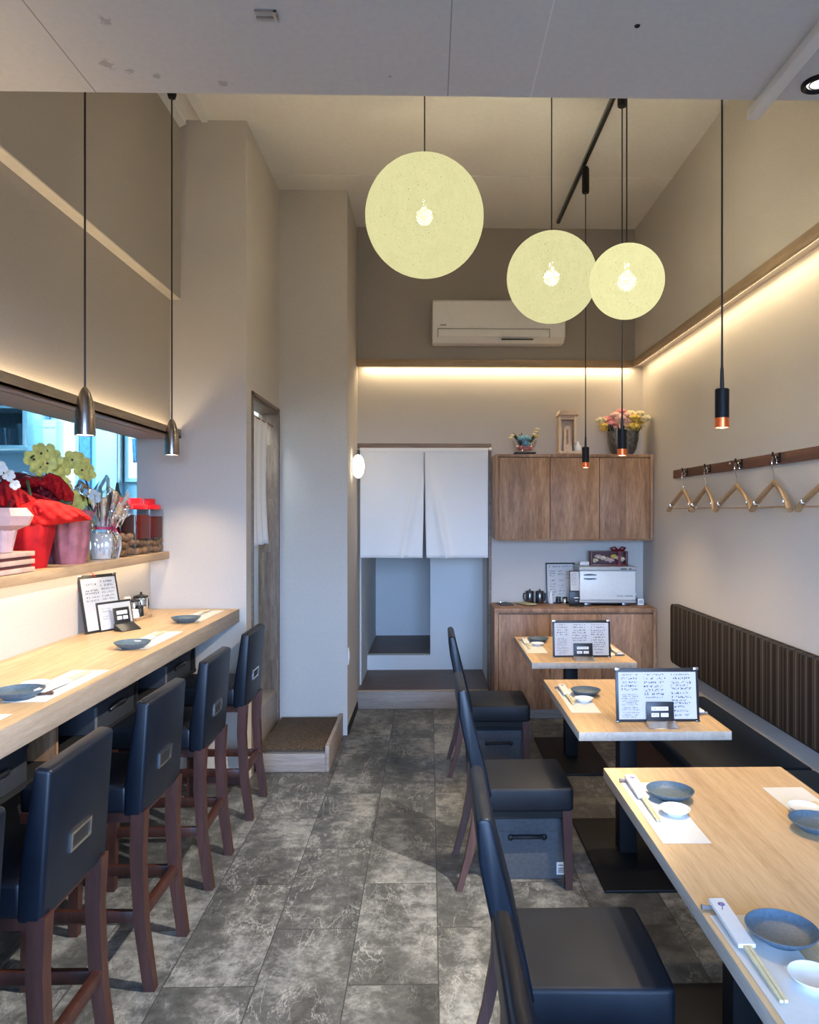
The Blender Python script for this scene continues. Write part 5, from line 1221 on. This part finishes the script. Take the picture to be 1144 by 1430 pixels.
patch(MB(), [(-0.04, 0.38), (0.03, 0.385), (0.10, 0.33), (0.15, 0.26)], [(-0.03, 0.20), (0.02, 0.18), (0.06, 0.18), (0.10, 0.18)], -0.10, 0.03, 0.014, 43).build('cellophane_fan', 'film', c2_)
wrapped('core', '', (0, 0, 0), [(0.0, 0.002), (0.045, 0.002), (0.05, 0.12), (0.035, 0.2), (0.0, 0.24)], 'pinkpaper', 16, 0.04, parent=c2_)
# slatted crate with pale paper
cr2 = thing('slatted_crate', 'pale slatted wooden crate at the left edge of the ledge', 'crate', (-1.590, 2.80, ZG))
for z in (0.0, 0.03, 0.06): MB().box(-0.06, 0.06, -0.12, 0.12, z+0.002, z+0.020, 0.002).build('slat', 'crate', cr2)
MB().box(-0.052, 0.05, -0.11, 0.11, 0.0, 0.078).build('inner_box', 'darkcase', cr2)
pp2 = thing('paper_rosette', 'pale pink folded paper flower standing on the slatted crate', 'paper flower', (-1.590, 2.80, ZG+0.081))
wrapped('paper_cup', '', (0, 0, 0), [(0.035, 0.0), (0.045, 0.05), (0.05, 0.085)], 'pinkpaper', 21, 0.05, parent=pp2)
m = MB(); m.lathe([(0.05, 0.08), (0.095, 0.10), (0.11, 0.135), (0.085, 0.165)], 8, cap=False).build('paper_petals', 'pinkpaper', pp2, angle=10)

# ------------------------------------------------------------------ kitchen seen through the pass
ks = thing('glass_cupboard', 'open kitchen cupboard of glassware on the far kitchen wall', 'cupboard', (-3.25, 5.80, 0))
MB().box(-0.34, 0.24, -0.16, 0.18, 2.06, 2.10, 0.003).box(-0.34, 0.24, 0.16, 0.18, 2.1, 2.62).box(0.20, 0.24, -0.16, 0.18, 2.1, 2.62, 0.003).box(-0.34, 0.24, -0.16, 0.18, 2.60, 2.64).box(-0.34, 0.20, -0.14, 0.16, 2.38, 2.40).build('carcass', 'k_steel', ks)
MB().box(-0.30, 0.20, 0.14, 0.158, 2.1, 2.60).build('back_panel', 'k_dark', ks)
def glassware(label, x, y, z, r, h, mat, nm='drinking_glass', cat='glass'):
    o = MB().lathe([(0, 0), (r*0.75, 0), (r, h), (r*0.92, h), (r*0.68, 0.006), (0, 0.006)], 20).build(nm, mat); o.location = (x, y, z); return o
k = 0
for (x, y, z, r, h) in ((-3.44, 5.72, 2.10, .04, .13), (-3.35, 5.70, 2.10, .04, .12), (-3.265, 5.72, 2.10, .042, .14), (-3.18, 5.70, 2.10, .04, .13), (-3.38, 5.72, 2.40, .045, .11), (-3.28, 5.72, 2.40, .045, .10)):
    o = glassware('', x, y, z, r, h, 'glass')
    tag(o, ('clear tumbler on the lower shelf of the kitchen cupboard, number %s from the left' % ('first', 'second', 'third', 'fourth')[k]) if k < 4 else ('clear tumbler on the upper shelf of the kitchen cupboard, %s one' % ('left', 'right')[k-4]), 'glass', 'glassware in the kitchen cupboard'); k += 1
for (x, z, r, h, l) in ((-3.09, 2.10, .05, .17, 'dark tall jug at the right end of the lower kitchen cupboard shelf'), (-3.15, 2.40, .07, .13, 'dark bowl on the upper shelf of the kitchen cupboard')):
    o = glassware('', x, 5.74, z, r, h, 'k_dark', 'jug'); tag(o, l, 'crockery')
wb = thing('water_heater', 'white boxy unit hanging on the far kitchen wall', 'water heater', (-2.993, 5.91, 2.02))
MB().box(-0.085, 0.085, -0.05, 0.085, 0, 0.30, 0.008).build('case', 'k_white', wb); MB().box(-0.08, 0.08, -0.053, -0.048, 0.235, 0.24).build('seam', 'k_steel', wb)
wk = thing('wall_clock', 'round white dial on the kitchen wall above the white unit', 'clock', (-3.045, 5.985, 2.36))
MB().cyl((0, 0, 0), (0, -0.02, 0), 0.035, seg=24).build('dial', 'k_white', wk)
def kwindow(i, x0, x1, z0, z1):
    f = MB().box(x0-0.03, x1+0.03, 5.97, 6.0, z0-0.03, z0).box(x0-0.03, x1+0.03, 5.97, 6.0, z1, z1+0.03).box(x0-0.03, x0, 5.97, 6.0, z0, z1).box(x1, x1+0.03, 5.97, 6.0, z0, z1).build('window_%d' % i, 'k_white')
    struct(f); MB().box(x0, x1, 5.985, 5.995, z0, z1).build('pane', 'k_win', f)
kwindow(1, -2.95, -2.815, 1.75, 2.43)
for yy in (1.5, 2.8):  # unseen glowing windows, added to tint the pass soffit blue from below
    f = MB().box(-4.1, -4.08, yy, yy+1.1, 0.95, 1.0).box(-4.1, -4.08, yy, yy+1.1, 1.85, 1.9).box(-4.1, -4.08, yy, yy+0.05, 1.0, 1.85).box(-4.1, -4.08, yy+1.05, yy+1.1, 1.0, 1.85).build('window_%d' % (3 if yy < 2 else 4), 'k_white')
    struct(f); MB().box(-4.098, -4.09, yy+0.05, yy+1.05, 1.0, 1.85).build('pane', 'k_win', f)
kwindow(2, -2.395, -2.28, 1.87, 2.25)
struct(MB().box(-2.775, -2.695, 5.965, 6.0, 1.2, 2.26).build('door_2', 'k_blue', smooth=False))
fr = thing('tall_cabinet', 'tall pale cyan-lit kitchen cabinet between the two bright kitchen windows', 'cabinet', (-2.52, 5.92, 0))
MB().box(-0.085, 0.085, -0.05, 0.07, 0.05, 2.29, 0.004).build('carcass', 'k_steel', fr); MB().box(-0.082, 0.082, -0.068, -0.048, 0.08, 2.27, 0.004).build('door', 'k_white', fr); MB().box(0.05, 0.06, -0.085, -0.066, 1.0, 1.4, 0.003).build('handle', 'k_steel', fr)
ap = thing('hanging_towel', 'blue-grey towel hanging by the right kitchen window', 'towel', (-2.315, 5.93, 1.99))
MB().grid(lambda u, v: (-0.036+0.07*u+0.01*v, 0.008*math.sin(u*14), 0.19*(1-v)), 16, 8).build('cloth', 'k_blue', ap, solid=0.004)
wt = thing('kitchen_worktop', 'steel kitchen worktop along the far wall beyond the pass', 'worktop', (0, 0, 0))
MB().box(-3.9, -2.80, 5.45, 5.98, 0.88, 0.92, 0.004).build('top', 'k_steel', wt); MB().box(-3.88, -2.82, 5.50, 5.98, 0.0, 0.88).build('base', 'k_steel', wt)
# funnel and bottle on the inner sill near the jars
bt = thing('squeeze_bottle', 'dark cone-topped bottle on the kitchen side of the ledge behind the jars', 'bottle', (-1.80, 4.33, ZG))
MB().lathe([(0, 0), (0.045, 0), (0.047, 0.25), (0.04, 0.27), (0.012, 0.36), (0.006, 0.40), (0, 0.40)], 20).build('body', 'k_dark', bt)
ft = thing('tap', 'dark bent tap on the kitchen side of the ledge behind the jars', 'tap', (-1.84, 4.30, ZG))
MB().tube([(0, 0, 0), (0, 0, 0.42), (0.0, -0.02, 0.435), (0, -0.10, 0.37), (0, -0.15, 0.31)], 0.010, 10).build('spout', 'k_steel', ft); MB().cyl((0, 0, 0), (0, 0, 0.04), 0.022).build('collar', 'k_dark', ft)

# ------------------------------------------------------------------ light
WARM = (1.0, 0.78, 0.48)
def strip_light(name, loc, e, sx, sy, rot): return area_light(name, loc, e, sx, sy, WARM, rot)
strip_light('cove_right', (1.690, 3.6, 2.786), 9.5, 0.012, 4.7, (0, 0, 0))
strip_light('cove_back', (0.56, 6.062, 2.786), 5.6, 2.2, 0.012, (0, 0, 0))
strip_light('cove_left', (-1.500, 1.7, 2.060), 7.5, 0.02, 5.3, (PI, 0, 0))
strip_light('ledge_glow', (-1.594, 2.35, 1.315), 1.8, 0.012, 4.0, (0, 0, 0))
spot_light('downlight_beam', (1.045, 1.975, 2.735), 480, math.radians(66), (1.0, 0.93, 0.82), (math.radians(14), math.radians(38), 0), 0.7, 0.02)
area_light('kitchen_tube', (-2.7, 5.05, 2.66), 50, 0.4, 0.9, (0.22, 0.62, 1.0))
area_light('doorway_fill', (-1.40, 4.95, 2.6), 8.0, 0.15, 0.5, (0.70, 0.88, 1.0))  # pale blue fill added behind the doorway curtain, no fixture there
area_light('passage_fill', (0.25, 6.5, 2.48), 2.2, 0.2, 0.2, (0.75, 0.87, 1.0))  # bluish fill added to brighten the passage, no fixture there
w = bpy.data.worlds.new('World'); SC.world = w; w.use_nodes = True
wt_ = w.node_tree; bg = wt_.nodes['Background']; bg.inputs['Strength'].default_value = 1.0
g_ = N(wt_, 'ShaderNodeTexCoord'); sz = N(wt_, 'ShaderNodeSeparateXYZ'); wt_.links.new(g_.outputs['Generated'], sz.inputs[0])
sky = ramp(wt_, [(0.0, (0.22, 0.22, 0.23)), (0.44, (0.45, 0.47, 0.52)), (0.485, (1.2, 1.4, 1.8)), (0.505, (13.2, 20.9, 35.2)), (0.58, (12.1, 19.8, 35.2)), (0.66, (3.4, 6.6, 13.0)), (1.0, (2.8, 6.0, 13.0))])
wt_.links.new(math_n(wt_, 'MULTIPLY_ADD', sz.outputs['Z'], 0.5, 0.5), sky.inputs['Fac']); wt_.links.new(sky.outputs['Color'], bg.inputs['Color'])
p = area_light('window_portal', (0.45, -1.34, 1.22), 1, 2.4, 2.45, (1, 1, 1), (PI/2, 0, 0)); p.data.cycles.is_portal = True

# ------------------------------------------------------------------ camera
cam = bpy.data.cameras.new('Camera'); co = bpy.data.objects.new('Camera', cam); COL.objects.link(co); SC.camera = co
co.location = (0, 0, 1.6); co.rotation_euler = (PI/2, 0, -math.radians(1.2))
cam.sensor_fit = 'VERTICAL'; cam.sensor_height = 36.0; cam.lens = 36.0*1040/1430
cam.shift_x = -50/1430; cam.shift_y = 0.0; cam.clip_start = 0.05
SC.view_settings.view_transform = 'Standard'; SC.view_settings.look = 'None'; SC.view_settings.gamma = 1.0
SC.view_settings.use_curve_mapping = False; SC.view_settings.exposure = 0.33
